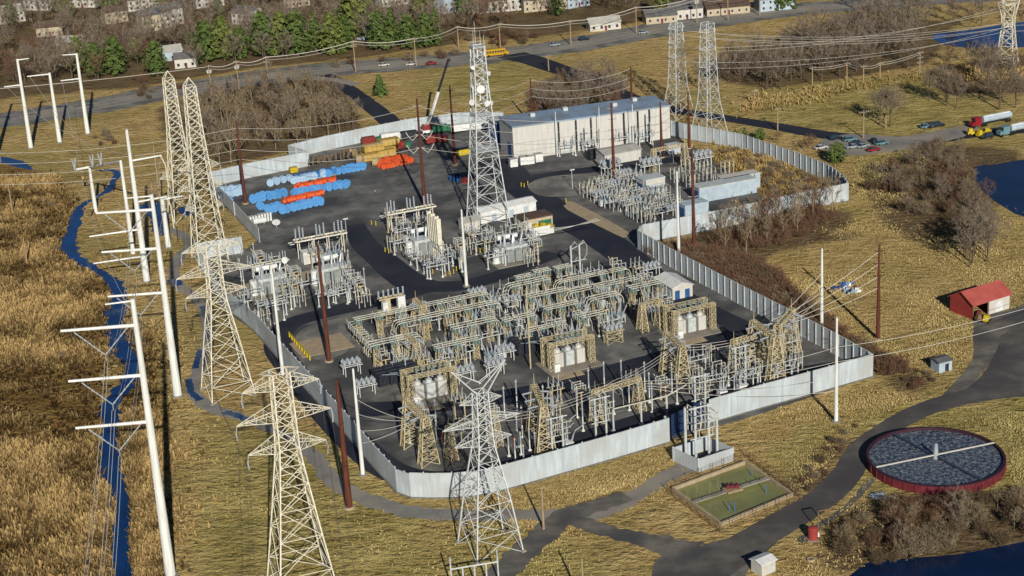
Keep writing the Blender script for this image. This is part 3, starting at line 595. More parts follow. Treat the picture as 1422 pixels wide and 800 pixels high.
# ---------------------------------------------------------------- electrical equipment (x along the near wall, y away from it)
def ins_col(x, y, z0, z1, r, m, parent, n=6, sheds=6): i = MB(); i.insul((x,y,z0),(x,y,z1),r,sheds,n); return i.build('insulator', m, parent)
def latt_col(mb, x, y, z, hx0, hy0, hx1, hy1, nlev, wl=.13, wb=.07):
    latt(mb, [(z*i/nlev, hx0+(hx1-hx0)*i/nlev, hy0+(hy1-hy0)*i/nlev, x, y) for i in range(nlev+1)], wl, wb)
PADS = []
def pad(x, y, sx, sy, z=.16, m='concrete', rot=UA):   # plinths lie in the ground
    mb = MB(); mb.box(0,0,.02,sx,sy,z); o = mb.build('concrete_pad', m); o.location = (x,y,0); o.rotation_euler = (0,0,rot); tag(o, kind='structure')
# -- bus runs: three tubes on lattice pedestals
def bus_run(label, u0, u1, v, z=5.6, peds=None, gap=1.35, ends=(1,1), group=None):
    L = u1-u0; t = thing('bus_run', label, 'bus bars', UV(u0,v), UA, group)
    peds = peds or max(2, int(round(L/6.2))+1); xs = [1.0+(L-2)*i/(peds-1) for i in range(peds)]
    for x in xs:
        c = MB(); latt_col(c, x, 0, z-1.55, .75, .5, .5, .4, 4, .16, .085); c.bar((x,-gap-.7,z-1.5),(x,gap+.7,z-1.5),.28,.22); c.bar((x-.45,-gap-.5,z-1.42),(x-.45,gap+.5,z-1.42),.12); c.bar((x+.45,-gap-.5,z-1.42),(x+.45,gap+.5,z-1.42),.12)
        c.bar((x,-gap-.6,z-1.5),(x,0,z-2.7),.12); c.bar((x,gap+.6,z-1.5),(x,0,z-2.7),.12)
        cc = c.build('pedestal','yellowed_steel',t)
        for y in (-gap,0,gap):
            for dx in (-.42,.42): ins_col(x+dx, y, z-1.36, z-.1, .24, 'porcelain_teal', cc, 6, 4)
    for y in (-gap,0,gap):
        p = [(0,y,z),(L*.5,y,z),(L,y,z)]
        if ends[0]: p = [(-1.6,y,z-2.6),(-1.45,y,z-1.2),(-.9,y,z-.25)]+p
        if ends[1]: p = p+[(L+.9,y,z-.25),(L+1.45,y,z-1.2),(L+1.6,y,z-2.6)]
        b = MB(); b.tube(p, .11, 6)
        for k in range(max(1,int(L/4.5))):
            x = random.uniform(1,L-1); s_ = random.choice((-1,1)); b.tube([(x,y,z),(x+.2,y+s_*.9,z+.35),(x+.3,y+s_*2.0,z-.6),(x+.3,y+s_*2.6,2.7)],.07,5)
        b.build('bus_bar','aluminium_tube',t)
    return t
# -- dead tank breaker
def make_breaker():
    t = thing('circuit_breaker','','circuit breaker')
    f = MB()
    for x in (-1.9,1.9):
        for y in (-1.1,1.1): f.bar((x,y,0),(x,y,1.5),.2)
        f.bar((x,-1.2,1.5),(x,1.2,1.5),.2)
    f.bar((-2.1,-1.0,1.5),(2.1,-1.0,1.5),.18); f.bar((-2.1,1.0,1.5),(2.1,1.0,1.5),.18); f.build('frame','galvanised_steel',t)
    for x in (-1.5,0,1.5):
        d = MB(); d.drum((x,0,2.1),(0,1,0),.52,2.8,10); d.lathe(x,-.85,[(2.5,.3),(2.9,.28)],8); d.lathe(x,.85,[(2.5,.3),(2.9,.28)],8); tk = d.build('tank','grey_blue_paint',t)
        for s in (-1,1):
            b = MB(); b.insul((x+.12*(x),s*.85,2.85),(x*1.45,s*1.65,4.9),.21,7,7); b.tube([(x*1.45,s*1.65,4.9),(x*1.5,s*1.75,5.4)],.06,5); b.build('bushing','porcelain_white',tk)
    c = MB(); c.box(-2.75,0,.7,.8,1.5,1.9); c.build('control_cabinet','pale_grey_paint',t)
    return t
BRK = Proto(make_breaker())
# -- disconnect switch on posts
def make_switch(W=6.0, legs=2, H=3.4, m='galvanised_steel'):
    t = thing('disconnect_switch','','switch'); f = MB()
    for k in range(legs):
        x = -W/2+.6+(W-1.2)*k/(legs-1)
        f.bar((x,0,0),(x,0,H),.26); f.bar((x,-1.2,H),(x,1.2,H),.2); f.lathe(x,0,[(0,.42),(.25,.4)],8)
    for y in (-1.1,1.1): f.bar((-W/2,y,H+.1),(W/2,y,H+.1),.16)
    f.build('stand', m, t)
    for x in (-W/2+.5,0,W/2-.5):
        for y in (-1.1,1.1): ins_col(x,y,H+.2,H+1.6,.2,'porcelain_white',t,6,5)
        b = MB(); b.bar((x,-1.25,H+1.68),(x,1.25,H+1.68),.12); b.tube([(x,1.1,H+1.7),(x+.3,1.5,H+2.5)],.07,5); b.build('blade','aluminium_tube',t)
    return t
SWT = Proto(make_switch()); SWT2 = Proto(make_switch(4.4,2,2.6,'yellowed_steel'))
# -- low table with rows of white can shaped units
def make_rack(n=4, m='galvanised_steel', H=2.6, lattice=False):
    t = thing('capacitor_rack','','equipment rack'); f = MB(); L = n*1.25
    if lattice: latt_col(f,0,0,H,L/2-.4,1,L/2-.4,1,2,.16,.09)
    else:
        for x in (-L/2+.6,L/2-.6):
            for y in (-.9,.9): f.bar((x,y,0),(x,y,H),.18)
    for y in (-1.1,0,1.1): f.bar((-L/2,y,H),(L/2,y,H),.16)
    for x in (-L/2,0,L/2): f.bar((x,-1.2,H),(x,1.2,H),.16)
    f.build('stand', m, t)
    for k in range(n):
        for y in (-.65,.65):
            c = MB(); x = (k-(n-1)/2)*1.25; c.lathe(x,y,[(0,.22),(.5,.3),(.55,.52),(1.15,.54),(1.3,.35),(1.38,.12),(1.7,.1)],9,H+.1); c.build('unit','porcelain_white',t)
    return t
RCK = Proto(make_rack()); RCKL = Proto(make_rack(4,'yellowed_steel',3.4,True))
# -- slim post with insulator
def make_post(H=5.2, m='white_pole_steel'):
    t = thing('insulator_post','','insulator post'); f = MB(); f.tube([(0,0,0),(0,0,H*.52)],.15,7); f.lathe(0,0,[(0,.45),(.3,.42)],8); f.build('stand',m,t)
    i = MB(); i.insul((0,0,H*.52),(0,0,H),.21,7,7); i.build('insulator','porcelain_white',t)
    c = MB(); c.lathe(0,0,[(H,.28),(H+.12,.28),(H+.13,.1),(H+.5,.08)],8); c.build('cap','aluminium_tube',t); return t
PST = Proto(make_post()); PSTH = Proto(make_post(7.2))
# -- tapered lattice gantry
def make_gantry(W=8.5, H=9.0, m='yellowed_steel'):
    t = thing('strain_gantry','','gantry')
    for x in (-W/2,W/2):
        c = MB(); latt_col(c,x,0,H,.95,1.7,.5,.55,6,.19,.10); c.tube([(x,0,H),(x,0,H+2.2)],.07,5,.04); c.build('lattice_leg',m,t)
    b = MB()
    for y in (-.5,.5):
        for z in (H-.9,H): b.bar((-W/2-.6,y,z),(W/2+.6,y,z),.16)
    k = 0; x = -W/2
    while x < W/2-.1:
        b.bar((x,-.5,H-.9),(x+1.0,-.5,H),.09); b.bar((x,.5,H-.9),(x+1.0,.5,H),.09); b.bar((x,-.5,H),(x+1,.5,H),.09); b.bar((x,-.5,H-.9),(x,.5,H-.9),.09); x += 1.0
    b.build('lattice_beam',m,t)
    for x in (-W/2+1.4,0,W/2-1.4):
        i = MB(); i.insul((x,-.6,H-.5),(x,-2.3,H-.75),.2,7,6); i.insul((x,.6,H-.5),(x,2.3,H-.75),.2,7,6); i.tube([(x,-2.3,H-.75),(x,-1.2,H-2.3),(x,1.2,H-2.3),(x,2.3,H-.75)],.06,5); i.build('strain_insulator','porcelain_white',t)
        i = MB(); i.tube([(x,-2.3,H-.75),(x+.2,-2.4,2.8)],.05,4); i.build('down_lead','aluminium_tube',t)
    return t
GAN = Proto(make_gantry()); GANW = Proto(make_gantry(11.5,8.0))
# -- stack of pipe loops on two tall tubes
def make_pipe_frame():
    t = thing('pipe_stand','','pipe stand')
    for x in (0,2.6):
        p = MB(); p.tube([(x,0,0),(x,0,10.2)],.24,8); p.lathe(x,0,[(0,.75),(.3,.7)],8); p.build('post','pale_grey_paint',t)
        for k,z in enumerate((9.6,8.0,6.4)):
            p = MB(); y0 = -2.3+.5*k; p.tube([(x-.0,y0,z-1.3),(x,y0,z),(x,2.6,z),(x,2.6,z-1.5)],.1,6); p.tube([(x-1.2,y0,z-.1),(x+1.2,y0,z-.1)],.09,5); po = p.build('pipe_loop','aluminium_tube',t)
            ins_col(x, 1.2, z-1.25, z-.05, .2,'porcelain_white',po)
    p = MB(); p.tube([(-1.2,0,9.9),(3.8,0,9.9)],.15,6); p.tube([(-1,0,4.2),(3.6,0,4.2)],.12,6); p.build('cross_tube','pale_grey_paint',t); return t
PFR = Proto(make_pipe_frame())
# -- cable end box with three curved pipes
def make_cable_end():
    t = thing('cable_terminal','','cable terminal'); b = MB(); b.box(0,0,.5,2.0,1.6,2.0); b.box(0,0,0,1.4,1.2,.5); b.build('box','white_paint',t)
    for k, (dx,dy,h) in enumerate(((-.6,-.4,6.2),(0,.3,7.4),(.7,-.2,5.4))):
        p = MB(); p.insul((dx,dy,2.5),(dx*1.6,dy*1.5,4.0),.24,5,7); p.tube([(dx*1.6,dy*1.5,4.0),(dx*2.0+.2,dy*2,5.0),(dx*2.3+1.0,dy*2,h),(dx*2.3+2.8,dy*2+.5,h+.6)],.11,6); p.build('bent_pipe','porcelain_white',t)
    return t
CBL = Proto(make_cable_end())
# -- transformer
def make_transformer(m='pale_grey_paint', rads=True, extra=0):
    t = thing('transformer','','transformer')
    b = MB(); b.box(0,0,.3,7.2,3.4,4.0); b.box(0,0,4.3,7.5,3.7,.22)
    for x in (-2.7,-1.35,0,1.35,2.7): b.box(x,-1.75,.5,.22,.14,3.6); b.box(x,1.75,.5,.22,.14,3.6)
    b.build('tank',m,t)
    if rads:
        for s in (-1,1):
            for k in range(3):
                r = MB()
                for j in range(6): r.box(-2.6+2.3*k+j*.3,s*2.75,.9,.1,1.5,3.1)
                r.box(-1.85+2.3*k,s*2.2,3.75,1.7,.18,.18); r.build('radiator',m,t)
    c = MB(); c.drum((-.3,2.2,6.0),(1,0,0),.62,5.6,12)
    for x in (-2.2,1.6): c.bar((x,1.9,4.4),(x,2.2,5.5),.2)
    c.build('conservator','white_paint',t)
    for k in range(3):
        x = -2.3+2.2*k; u = MB(); u.lathe(x,-.8,[(4.5,.5),(5.1,.42)],9); u.insul((x,-.8,5.1),(x*1.15,-1.7,8.0),.34,8,8); u.tube([(x*1.15,-1.7,8.0),(x*1.15,-1.75,8.5)],.09,5); u.build('bushing','porcelain_white',t)
        u = MB(); u.lathe(x+.7,.9,[(4.5,.3),(4.8,.28)],8); u.insul((x+.7,.9,4.8),(x+.8,1.2,6.4),.24,5,7); u.build('bushing','porcelain_white',t)
    c = MB(); c.box(4.1,-1.0,.4,.8,1.4,2.6); c.build('control_cabinet','white_paint',t)
    c = MB(); c.drum((-4.6,0,2.3),(0,0,1),.9,3.6,10); c.lathe(-4.6,0,[(.3,1.1),(.5,1.1)],10); c.build('side_tank','white_paint',t)
    return t
TRF = Proto(make_transformer())
# -- platform beam carrying upright posts beside a transformer
def make_post_beam():
    t = thing('post_beam','','post platform'); f = MB()
    for x in (-6,-2,2,6):
        for y in (-.9,.9): f.bar((x,y,0),(x,y,5.2),.2)
    for y in (-1.1,1.1): f.bar((-7,y,5.3),(7,y,5.3),.32)
    for k in range(8): f.bar((-7+2*k,-1.1,5.3),(-7+2*k,1.1,5.3),.2)
    for x in (-6,2): f.bar((x,-.9,.3),(x+4,-.9,5),.1)
    f.build('platform','weathered_cream_steel',t)
    for x in (-6.4,-5.4,-4.4,-.8,.2,1.2,4.2,5.2,6.2): ins_col(x, .3*((x*7)%2), 5.5, 8.0+.5*((x*3)%2), .26, 'porcelain_white', t, 7, 6)
    for y in (2.6,4.2):
        p = MB(); p.tube([(-7.5,y,3.6),(5,y,3.6),(5.6,y,3.2)],.16,6); p.build('bus_pipe','pale_grey_paint',t)
    for x in (-5,3): 
        f = MB(); f.bar((x,2.4,0),(x,2.4,3.4),.2); f.bar((x,4.2,0),(x,4.2,3.4),.2); f.build('leg','galvanised_steel',t)
    return t
PBM = Proto(make_post_beam())
# -- reactor bay: lattice gantry around pale tanks, dark cooler bank behind
def make_bay():
    t = thing('reactor_bay','','reactor bay')
    for x in (-5.4,5.4):
        for y in (-2.2,2.0):
            c = MB(); latt_col(c,x,y,7.0,.6,.5,.6,.5,5,.14,.075); c.build('lattice_leg','yellowed_steel',t)
    b = MB()
    for y in (-2.6,-1.8,1.6,2.4):
        for z in (6.5,7.2): b.bar((-6.2,y,z),(6.2,y,z),.13)
    for k in range(13): b.bar((-6+k,-2.6,6.5+.7*(k%2)),(-5+min(k,11),-2.6,7.2-.7*(k%2)),.08); (b.bar((-6+k,-2.6,7.2),(-6+k,2.4,7.2),.09) if k%3==0 else None)
    b.build('lattice_beam','yellowed_steel',t)
    for x in (-2.9,0,2.9):
        c = MB(); c.box(x,0,.2,2.2,2.6,3.6); c.lathe(x,0,[(3.8,.8),(4.6,.7),(4.7,.3)],10)
        for j in range(5): c.box(x-.9+.45*j,-1.36,.5,.12,.12,3.0)
        c.build('tank','beige_wall' if x else 'pale_grey_paint',t)
        i = MB(); i.insul((x,0,4.7),(x,-.2,6.6),.3,6,8); i.build('bushing','porcelain_white',t)
        for q in (-.7,.7): i = MB(); i.insul((x+q,-2.1,7.5),(x+q,-2.1,9.0),.22,5,6); i.build('insulator','porcelain_teal',t)
    for k in range(4):
        r = MB()
        for j in range(7): r.box(-9.1+2.8*k+j*.34,11.5,1.2,.12,6.0,2.8)
        [r.bar((-9.3+2.8*k,q,4.1),(-6.9+2.8*k,q,4.1),.14) for q in (8.7,10.5,12.5,14.3)]; r.build('cooler','radiator_dark',t)
    for k in range(6):
        i = MB(); x = -5+2*k; i.tube([(x-3.4,9.0,4.1),(x-1,5.5,5.0),(x,1.8,5.4)],.11,6); i.build('pipe','grey_blue_paint',t)
    f = MB(); f.box(-4.6,-3.2,.2,1.4,.9,1.9); f.build('control_cabinet','white_paint',t)
    return t
BAY = Proto(make_bay())
def make_hoop():
    t = thing('hoop_switch','','switch'); 
    for x in (-1.6,0,1.6):
        p = MB(); p.tube([(x,-1.2,0),(x,-1.2,4.6),(x,1.2,4.6),(x,1.2,2.2)],.13,6); p.tube([(x-.5,-1.2,3.4),(x+.5,-1.2,3.4)],.1,5); p.build('hoop','aluminium_tube',t)
        ins_col(x,1.2,.4,2.2,.2,'porcelain_white',t)
    return t
HOP = Proto(make_hoop())
# -- small yellow bollards
def make_bollard():
    t = thing('bollard','','bollard'); b = MB(); b.lathe(0,0,[(0,.16),(1.25,.16),(1.38,.08)],8); b.build('post','yellow_paint',t); f = MB(); f.lathe(0,0,[(0,.32),(.08,.3)],8); f.build('foot','concrete',t); return t
BOL = Proto(make_bollard())
def bollards(pxs, where):
    for p in pxs: BOL.place(G(*p), 0, 'yellow bollard '+where, 'yellow bollards '+where)
# ---------------------------------------------------------------- placing the bus field (u along the near wall, v away from it)
for v, runs in ((86.5,[(22,58),(66,77),(80,99)]),(77.5,[(31,57),(66.5,77.5),(79,99)]),(68,[(20,31.5),(41,52.5),(55,64),(67,77),(80,87),(91,101)]),(59,[(33,45),(57,67),(72,79)])):
    for k, (u0,u1) in enumerate(runs):
        place = ['left end','middle','right end'] if len(runs) == 3 else ['far left','left of centre','left of the tan post','right of the tan post','right of centre','far right'][:len(runs)]
        pl = place[k] if len(place) > k else 'right end'
        if len(runs) == 2: pl = ('left part','right part')[k]
        bus_run('triple pale bus bars on yellowed pedestals, %s of the %s' % (pl, {86.5:'back row',77.5:'second row',68:'third row',59:'front row'}[v]), u0, u1, v+random.uniform(-.7,.7), random.uniform(4.7,6.7), None, random.uniform(1.15,1.5), random.choice(((1,1),(0,1),(1,0),(0,0))))
GB = 'blue-grey breakers of the middle field'
for u, v in ((31,72.5),(38.5,64),(45.5,72.6),(53,81.5),(55.5,62.5),(64,73),(72.5,81.8),(79,73),(84.5,62.5),(88.5,73),(93,82),(26,62.5),(47,55.5),(70,57),(61,90.5)):
    BRK.place(UV(u,v), UA+rad(random.choice((0,180))), 'blue-grey breaker with paired white bushings between the bus rows of the middle field', GB)
GS = 'white insulator switches of the middle field'
for u, v, r in ((25,73.5,0),(36,81.5,0),(41,82.3,0),(50,64.3,0),(67.5,64,0),(75,64.3,0),(58.5,68.5,90),(98,64,0),(63,82,90),(84,82.3,0),(96,73.2,0),(52,73,0),(71,73.2,0),(33,55,0),(41.5,59.6,90),(62,54.5,0),(79.5,55.5,0),(85,91.5,0),(75,91.5,0),(68,92,0),(92,91,0),(100,91.5,90),(102.5,81,90)):
    SWT.place(UV(u,v), UA+rad(r), 'steel stand with white insulators and blades between the bus rows of the middle field', GS)
for u, v in ((22.6,88),(22.4,83),(22.2,78),(22,73),(22.3,66.5),(24.8,61)): SWT2.place(UV(u,v), UA+rad(90), 'low yellowed switch stand in the column along the left edge of the middle field', 'switch stands along the left edge of the middle field')
for px, py, lab in ((509,548,'beside the white pole at the left, nearer one'),(489,520,'beside the rusty pole at the left'),(646,530,'left one behind the horns of the silver pylon'),(688,520,'right one behind the horns of the silver pylon'),(702,501,'behind the horned pylon, raised, left of the tan post'),(683,441,'at the back of the bus field by the road'),(712,430,'near the pad of the right middle transformer'),(905,384,'at the back right corner of the bus field')):
    RCK.place(G(px,py), UA, 'steel rack carrying white capped units, '+lab)
RCKL.place(G(852,476), UA, 'yellowed lattice table with white capped units at the right front of the bus field'); RCKL.place(G(663,424), UA, 'yellowed lattice table with white capped units at the back below the white pole')
for px, py, lab in ((848,237+8,'in front of the beige booth'),(903,243,'left of the two pale racks by the inner road'),(975,233,'right of the two pale racks by the inner road')): RCK.place(G(px,py), UA, 'steel rack carrying white capped units, '+lab, None, 1.4)
SWT3 = Proto(make_switch(3.6,2,4.2,'yellowed_steel')); WGT = Proto(make_gantry(5.0,7.2))
for u, v, r in ((28,69.5,90),(34,83.5,0),(44,63.5,0),(48,83,90),(54,74,90),(56,57,0),(69,82.3,0),(73,60.5,90),(76.5,90.5,0),(81.5,63.5,90),(86,74.5,90),(89.5,58,0),(95,63.5,0),(99.5,76,90),(101.5,72,90),(29,57,0),(37,52.5,0),(66,58,90),(103,86,0),(95.5,56,90)):
    SWT3.place(UV(u,v), UA+rad(r), 'narrow yellowed stand carrying white insulators amid the bus rows of the middle field', 'narrow yellowed stands of the middle field')
for u, v, r, lab in ((90,54,0,'at the right front'),(40,86.5,90,'in the back row'),(29,63,90,'at the left front')): WGT.place(UV(u,v), UA+rad(r), 'small yellowed lattice gantry in the middle field, '+lab)
GP = 'slim insulator posts among the bus bars'
for k in range(26):
    u = random.uniform(24,101); v = random.choice((56,61.5,64.8,70.8,74.6,80.4,83.8,89.5))+random.uniform(-.5,.5)
    PST.place(UV(u,v), UA, 'slim post with a white insulator among the bus bars of the middle field', GP)
# tall pipe rack behind the field, at right
for u, v in ((71,95),(77,96.5),(83,96)):
    t = bus_run('pale bus bars behind the back row of the middle field'+(', left one' if u==71 else ', middle one' if u==77 else ', right one'), u, u+5, v, 5.0, 2, 1.2, (0,0))
A = UV(90.5,101); t = thing('pipe_riser','two tall pale pipes with curved strings at the back right of the bus field','pipe frame',A,UA)
for x in (0,2.6):
    p = MB(); p.tube([(x,0,0),(x,0,8.5)],.26,8); p.build('post','pale_grey_paint',t)
    p = MB(); p.tube([(x,0,8.2),(x+2,1.5,8.8)],.12,6); p.tube([(x+2,1.5,8.8),(x+3.2,1.8,7),(x+3,1.6,4.5),(x+1.5,.6,3.8)],.09,6); p.build('curved_lead','aluminium_tube',t)
p = MB(); p.tube([(-.3,0,7.2),(5.2,2,8.0)],.13,6); p.tube([(-.3,0,3.8),(4.6,0,3.8)],.13,6); p.build('cross_tube','pale_grey_paint',t)
# reactor bays
for u, v, lab in ((25.5,44,'left one'),(62,44.5,'middle one'),(97.5,47.5,'right one')):
    BAY.place(UV(u,v), UA, 'pale tanks in a yellowed lattice gantry, dark coolers behind, %s of three' % lab); q = UV(u,v-.5); pad(q[0],q[1],14,9.5,.2,'concrete'); q = UV(u-3,v-6.6); pad(q[0],q[1],7,3,.17,'tan_concrete')
# gantries along the near wall
for px, py, rt, P, lab in ((583,632,90,GAN,'left of the horned pylon'),(658,628,8,GANW,'right behind the horned pylon'),(752,620,75,GAN,'right of the horned pylon with pipe loops on top'),(858,578,6,GANW,'carrying tall white posts, mid near wall'),(938,528,82,GAN,'left of the white enclosure poles'),(1040,515,5,GAN,'second from the right end'),(1062,520,85,GAN,'nearest the right end of the yard'),(1090,500,40,GAN,'at the right end beside the ribbed wall')):
    P.place(G(px,py), UA+rad(rt), 'yellowed lattice gantry with strain insulators, '+lab, None, {583:1.25,752:1.35,1062:1.3,1090:1.25,938:1.15}.get(px,1.0))
for u in (52.3,54.5,58,62,64): PSTH.place(UV(u,12.5), UA, 'tall white post on the gantry row in the middle of the near wall', 'tall posts by the middle gantry')
for px, py, lab in ((828,612,'beside the near wall, centre one'),(768,640,'beside the near wall, left one'),(966,580,'beside the near wall, by the blue gate'),(1022,538,'beside the near wall, right one')): PFR.place(G(px,py), UA, 'tall pale tubes with stacked rectangular pipe loops, '+lab)
for px, py, lab in ((790,628,'left one'),(1003,556,'middle one'),(1030,548,'right one')): CBL.place(G(px,py), UA, 'white terminal box with three curved pipes inside the near wall, %s' % lab)
for px, py in ((707,634),(716,641),(728,650),(736,626),(744,632),(750,638),(724,632)): PST.place(G(px,py), UA, 'slim white insulator post in the cluster behind the near wall right of the horned pylon', 'insulator posts right of the horned pylon')
for px, py in ((1012,536),(1033,530),(1046,540),(1056,536),(1066,532),(1075,528),(1088,524),(1100,520),(1020,552),(1080,535)): PST.place(G(px,py), UA, 'slim white insulator post in the cluster near the right end of the near wall', 'insulator posts at the right end')
t = thing('bus_stand','pale three-legged tube frame behind the near wall','bus frame',G(891,590),UA)
for x in (-7,0,6.5): p = MB(); p.tube([(x,0,0),(x,0,5.4)],.22,8); p.lathe(x,0,[(0,.6),(.3,.55)],8); p.build('post','pale_grey_paint',t)
p = MB(); p.tube([(-7,0,5.5),(6.5,0,5.5),(14,2,6.5)],.16,6); p.build('top_tube','aluminium_tube',t)
GF = 'slim posts in the front switch area behind the near wall'
for u,v in ((32,8),(35,12),(40,9),(43,13),(44,20),(48,8),(50,15),(66,9),(68,14),(70,20),(28,16),(30,24),(22,20),(20,26),(36,24),(40,26),(57,23),(62,25),(66,24),(73,10),(75,16),(12,22),(16,18)):
    PSTH.place(UV(u,v), UA, 'slim white insulator post in the open front area of the yard behind the near wall', GF)
for u,v,r in ((84,12,0),(88,16,90),(92,10,0),(96,14,90),(99,22,0),(86,24,0),(91,26,90),(103,10,0),(107,14,90),(110,22,0),(82,18,90),(100,8,0)):
    (HOP if r else SWT).place(UV(u,v), UA+rad(r), 'pale hoop tubes on insulators in the right front area of the yard' if r else 'steel stand with white insulators in the right front area of the yard', 'hoops of the right front area' if r else 'switch stands of the right front area')
for u,v,r in ((20,14,0),(31,19,90),(45,16,0),(39,6,0),(71,13,90),(66,18,0),(53,20,90),(49,24,0),(17,30,90),(27,29,0)):
    SWT3.place(UV(u,v), UA+rad(r), 'narrow yellowed stand carrying white insulators in the front area behind the near wall', 'narrow yellowed stands of the front area')
# breaker cabinet with six posts
t = thing('cabinet_stand','yellowed stand with white cabinets and six insulators, back left of the bus field','equipment stand',G(546,447),UA)
f = MB(); latt_col(f,0,0,3.2,3.4,1.2,3.4,1.2,2,.2,.12); f.box(0,0,3.2,7.4,3.0,.3); f.box(-1.2,.2,3.5,1.3,2.0,3.4); f.bar((-3.6,-.8,7.0),(3.6,-.8,7.0),.35); f.bar((-3.6,.8,7.0),(3.6,.8,7.0),.35); f.build('stand','yellowed_steel',t)
for x,wd,h in ((-2.2,1.4,2.8),(2.3,2.0,3.6)): f = MB(); f.box(x,-.9,3.5,wd,1.3,h); f.build('cabinet','white_paint',t)
for k in range(6): ins_col(-3.4+1.36*k, 0, 7.2, 9.3, .3, 'porcelain_white', t, 8, 6)
pad(*G(546,447),8.5,5)
# ---------------------------------------------------------------- transformers at the back
for px, py, lab, rt in ((378,406,'at the far left beside the short lit wall',0),(462,392,'behind the upper rusty pole',0),(592,352,'in the middle beside tall beige fins',0),(712,362,'right middle, below the antenna mast',0)):
    p = G(px,py); TRF.place(p, UA+rad(rt), 'pale grey transformer with radiators, '+lab, None, 1.1)
    pad(p[0],p[1],13,9.5,.22)
for px, py, lab in ((447,355,'behind the second transformer'),(572,317,'behind the middle transformer'),(376,384,'at the far left transformer')):
    PBM.place(G(px,py), UA, 'cream platform on legs carrying upright white posts, '+lab, None, .8 if px == 376 else 1.12)
for px, py, rt in ((475,418,0),(492,410,0),(455,424,0),(352,420,0),(372,438,0),(398,428,0),(600,378,0),(618,372,0),(634,370,90),(690,345,0),(672,352,0),(730,338,90),(612,360,90),(560,335,0),(404,408,90)):
    SWT.place(G(px,py), UA+rad(rt), 'steel stand with white insulators and blades beside the back row of transformers', 'switch stands beside the back transformers')
for px, py in ((470,412),(500,404),(485,420),(615,385),(598,388),(627,365),(640,372),(380,450),(395,445),(360,445),(685,340),(697,338),(335,385),(420,400)):
    PST.place(G(px,py), UA, 'slim white insulator post beside the back row of transformers', 'insulator posts beside the back transformers')
for px, py in ((448,366),(466,361)):
    BRK.place(G(px,py), UA, 'blue-grey breaker behind the second transformer', 'breakers behind the second transformer')
for px,py,P,r in ((348,388,0,0),(362,380,1,90),(388,386,0,90),(400,418,1,0),(342,432,0,90),(385,440,0,0),(412,402,1,90),(440,372,1,0),(452,384,0,90),(480,392,1,0),(488,402,0,90),(470,425,0,0),(500,418,1,90),(432,410,0,0),(545,322,1,0),(562,330,0,90),(585,330,1,0),(606,385,0,0),(575,372,0,90),(640,362,1,90),(560,352,0,0),(680,356,1,0),(700,352,0,90),(735,350,0,0),(745,362,1,90),(668,340,0,0),(690,372,0,0),(655,345,1,90),(720,330,0,0)):
    (SWT3 if P else SWT).place(G(px,py), UA+rad(r), 'narrow yellowed stand with white insulators packed around the back transformers' if P else 'steel stand with white insulators and blades beside the back row of transformers', 'yellowed stands around the back transformers' if P else 'switch stands beside the back transformers', 1.1)
for px,py in ((355,372),(372,398),(405,430),(445,392),(464,410),(486,382),(508,408),(553,338),(580,345),(597,330),(624,380),(642,378),(676,350),(704,345),(742,348),(660,330),(690,362),(392,410),(340,405)):
    PSTH.place(G(px,py), UA, 'tall slim insulator post packed around the back transformers', 'tall posts around the back transformers')
for px,py in ((415,425),(505,425),(548,348),(652,352),(738,368),(366,452)):
    HOP.place(G(px,py), UA, 'pale hoop shaped tubes beside the back transformers', 'hoops beside the back transformers')
t = thing('fin_wall','row of six tall beige fins right of the middle transformer','fin wall',G(606,357),UA+rad(90))
for k in range(6): f = MB(); f.box(-3.6+1.45*k,0,0,.55,1.3,12.5+.4*(k%2)); f.build('fin','weathered_cream_steel',t)
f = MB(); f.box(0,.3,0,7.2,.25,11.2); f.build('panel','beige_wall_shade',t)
for px, py, w_, d_, lab in ((432,365,5,3,'behind the second transformer, beige based'),(571,345,3.4,2.2,'left of the middle transformer')):
    t = thing('equipment_cabinet','white box cabinet '+lab,'cabinet',G(px,py),UA); b = MB(); b.box(0,0,.3,w_,d_,3.4); b.box(0,0,3.7,w_+.3,d_+.3,.18); b.build('cabinet','white_paint',t)
    for s in (-1,0,1): b = MB(); b.box(s*w_/3.1,-d_/2-.04,.6,w_/3.6,.06,2.8); b.build('door','siding_white',t)
pad(*G(555,330),5,3.5,.18,'tan_concrete'); pad(*G(447,480),14,11,.15,'tan_concrete'); pad(*G(430,382),9,7,.12,'tan_concrete'); pad(*G(345,402),12,9,.14,'tan_concrete')
# yellow bollards and the barrier by the slab
bollards([(516,312),(522,313),(535,350),(540,352),(601,380),(619,384),(625,383),(630,380),(634,376),(662,349),(667,351),(672,352),(476,406),(474,403),(494,396)], 'around the back transformers')
bollards([(724,259),(728,260),(786,281),(733,257)], 'at the corners of the inner roads')
t = thing('yellow_barrier','row of yellow posts with a rail beside the pale slab','barrier',(0,0),0)
a, b = Vector(G(402,468)), Vector(G(430,500)); t.location = (a.x,a.y,0)
for k in range(9): q = (b-a)*(k/8); p = MB(); p.box(q.x,q.y,0,.9,.35,1.3,1.9); p.build('post','yellow_paint',t)
p = MB(); p.bar((0,0,1.35),((b-a).x,(b-a).y,1.35),.16); p.build('rail','yellow_paint',t)
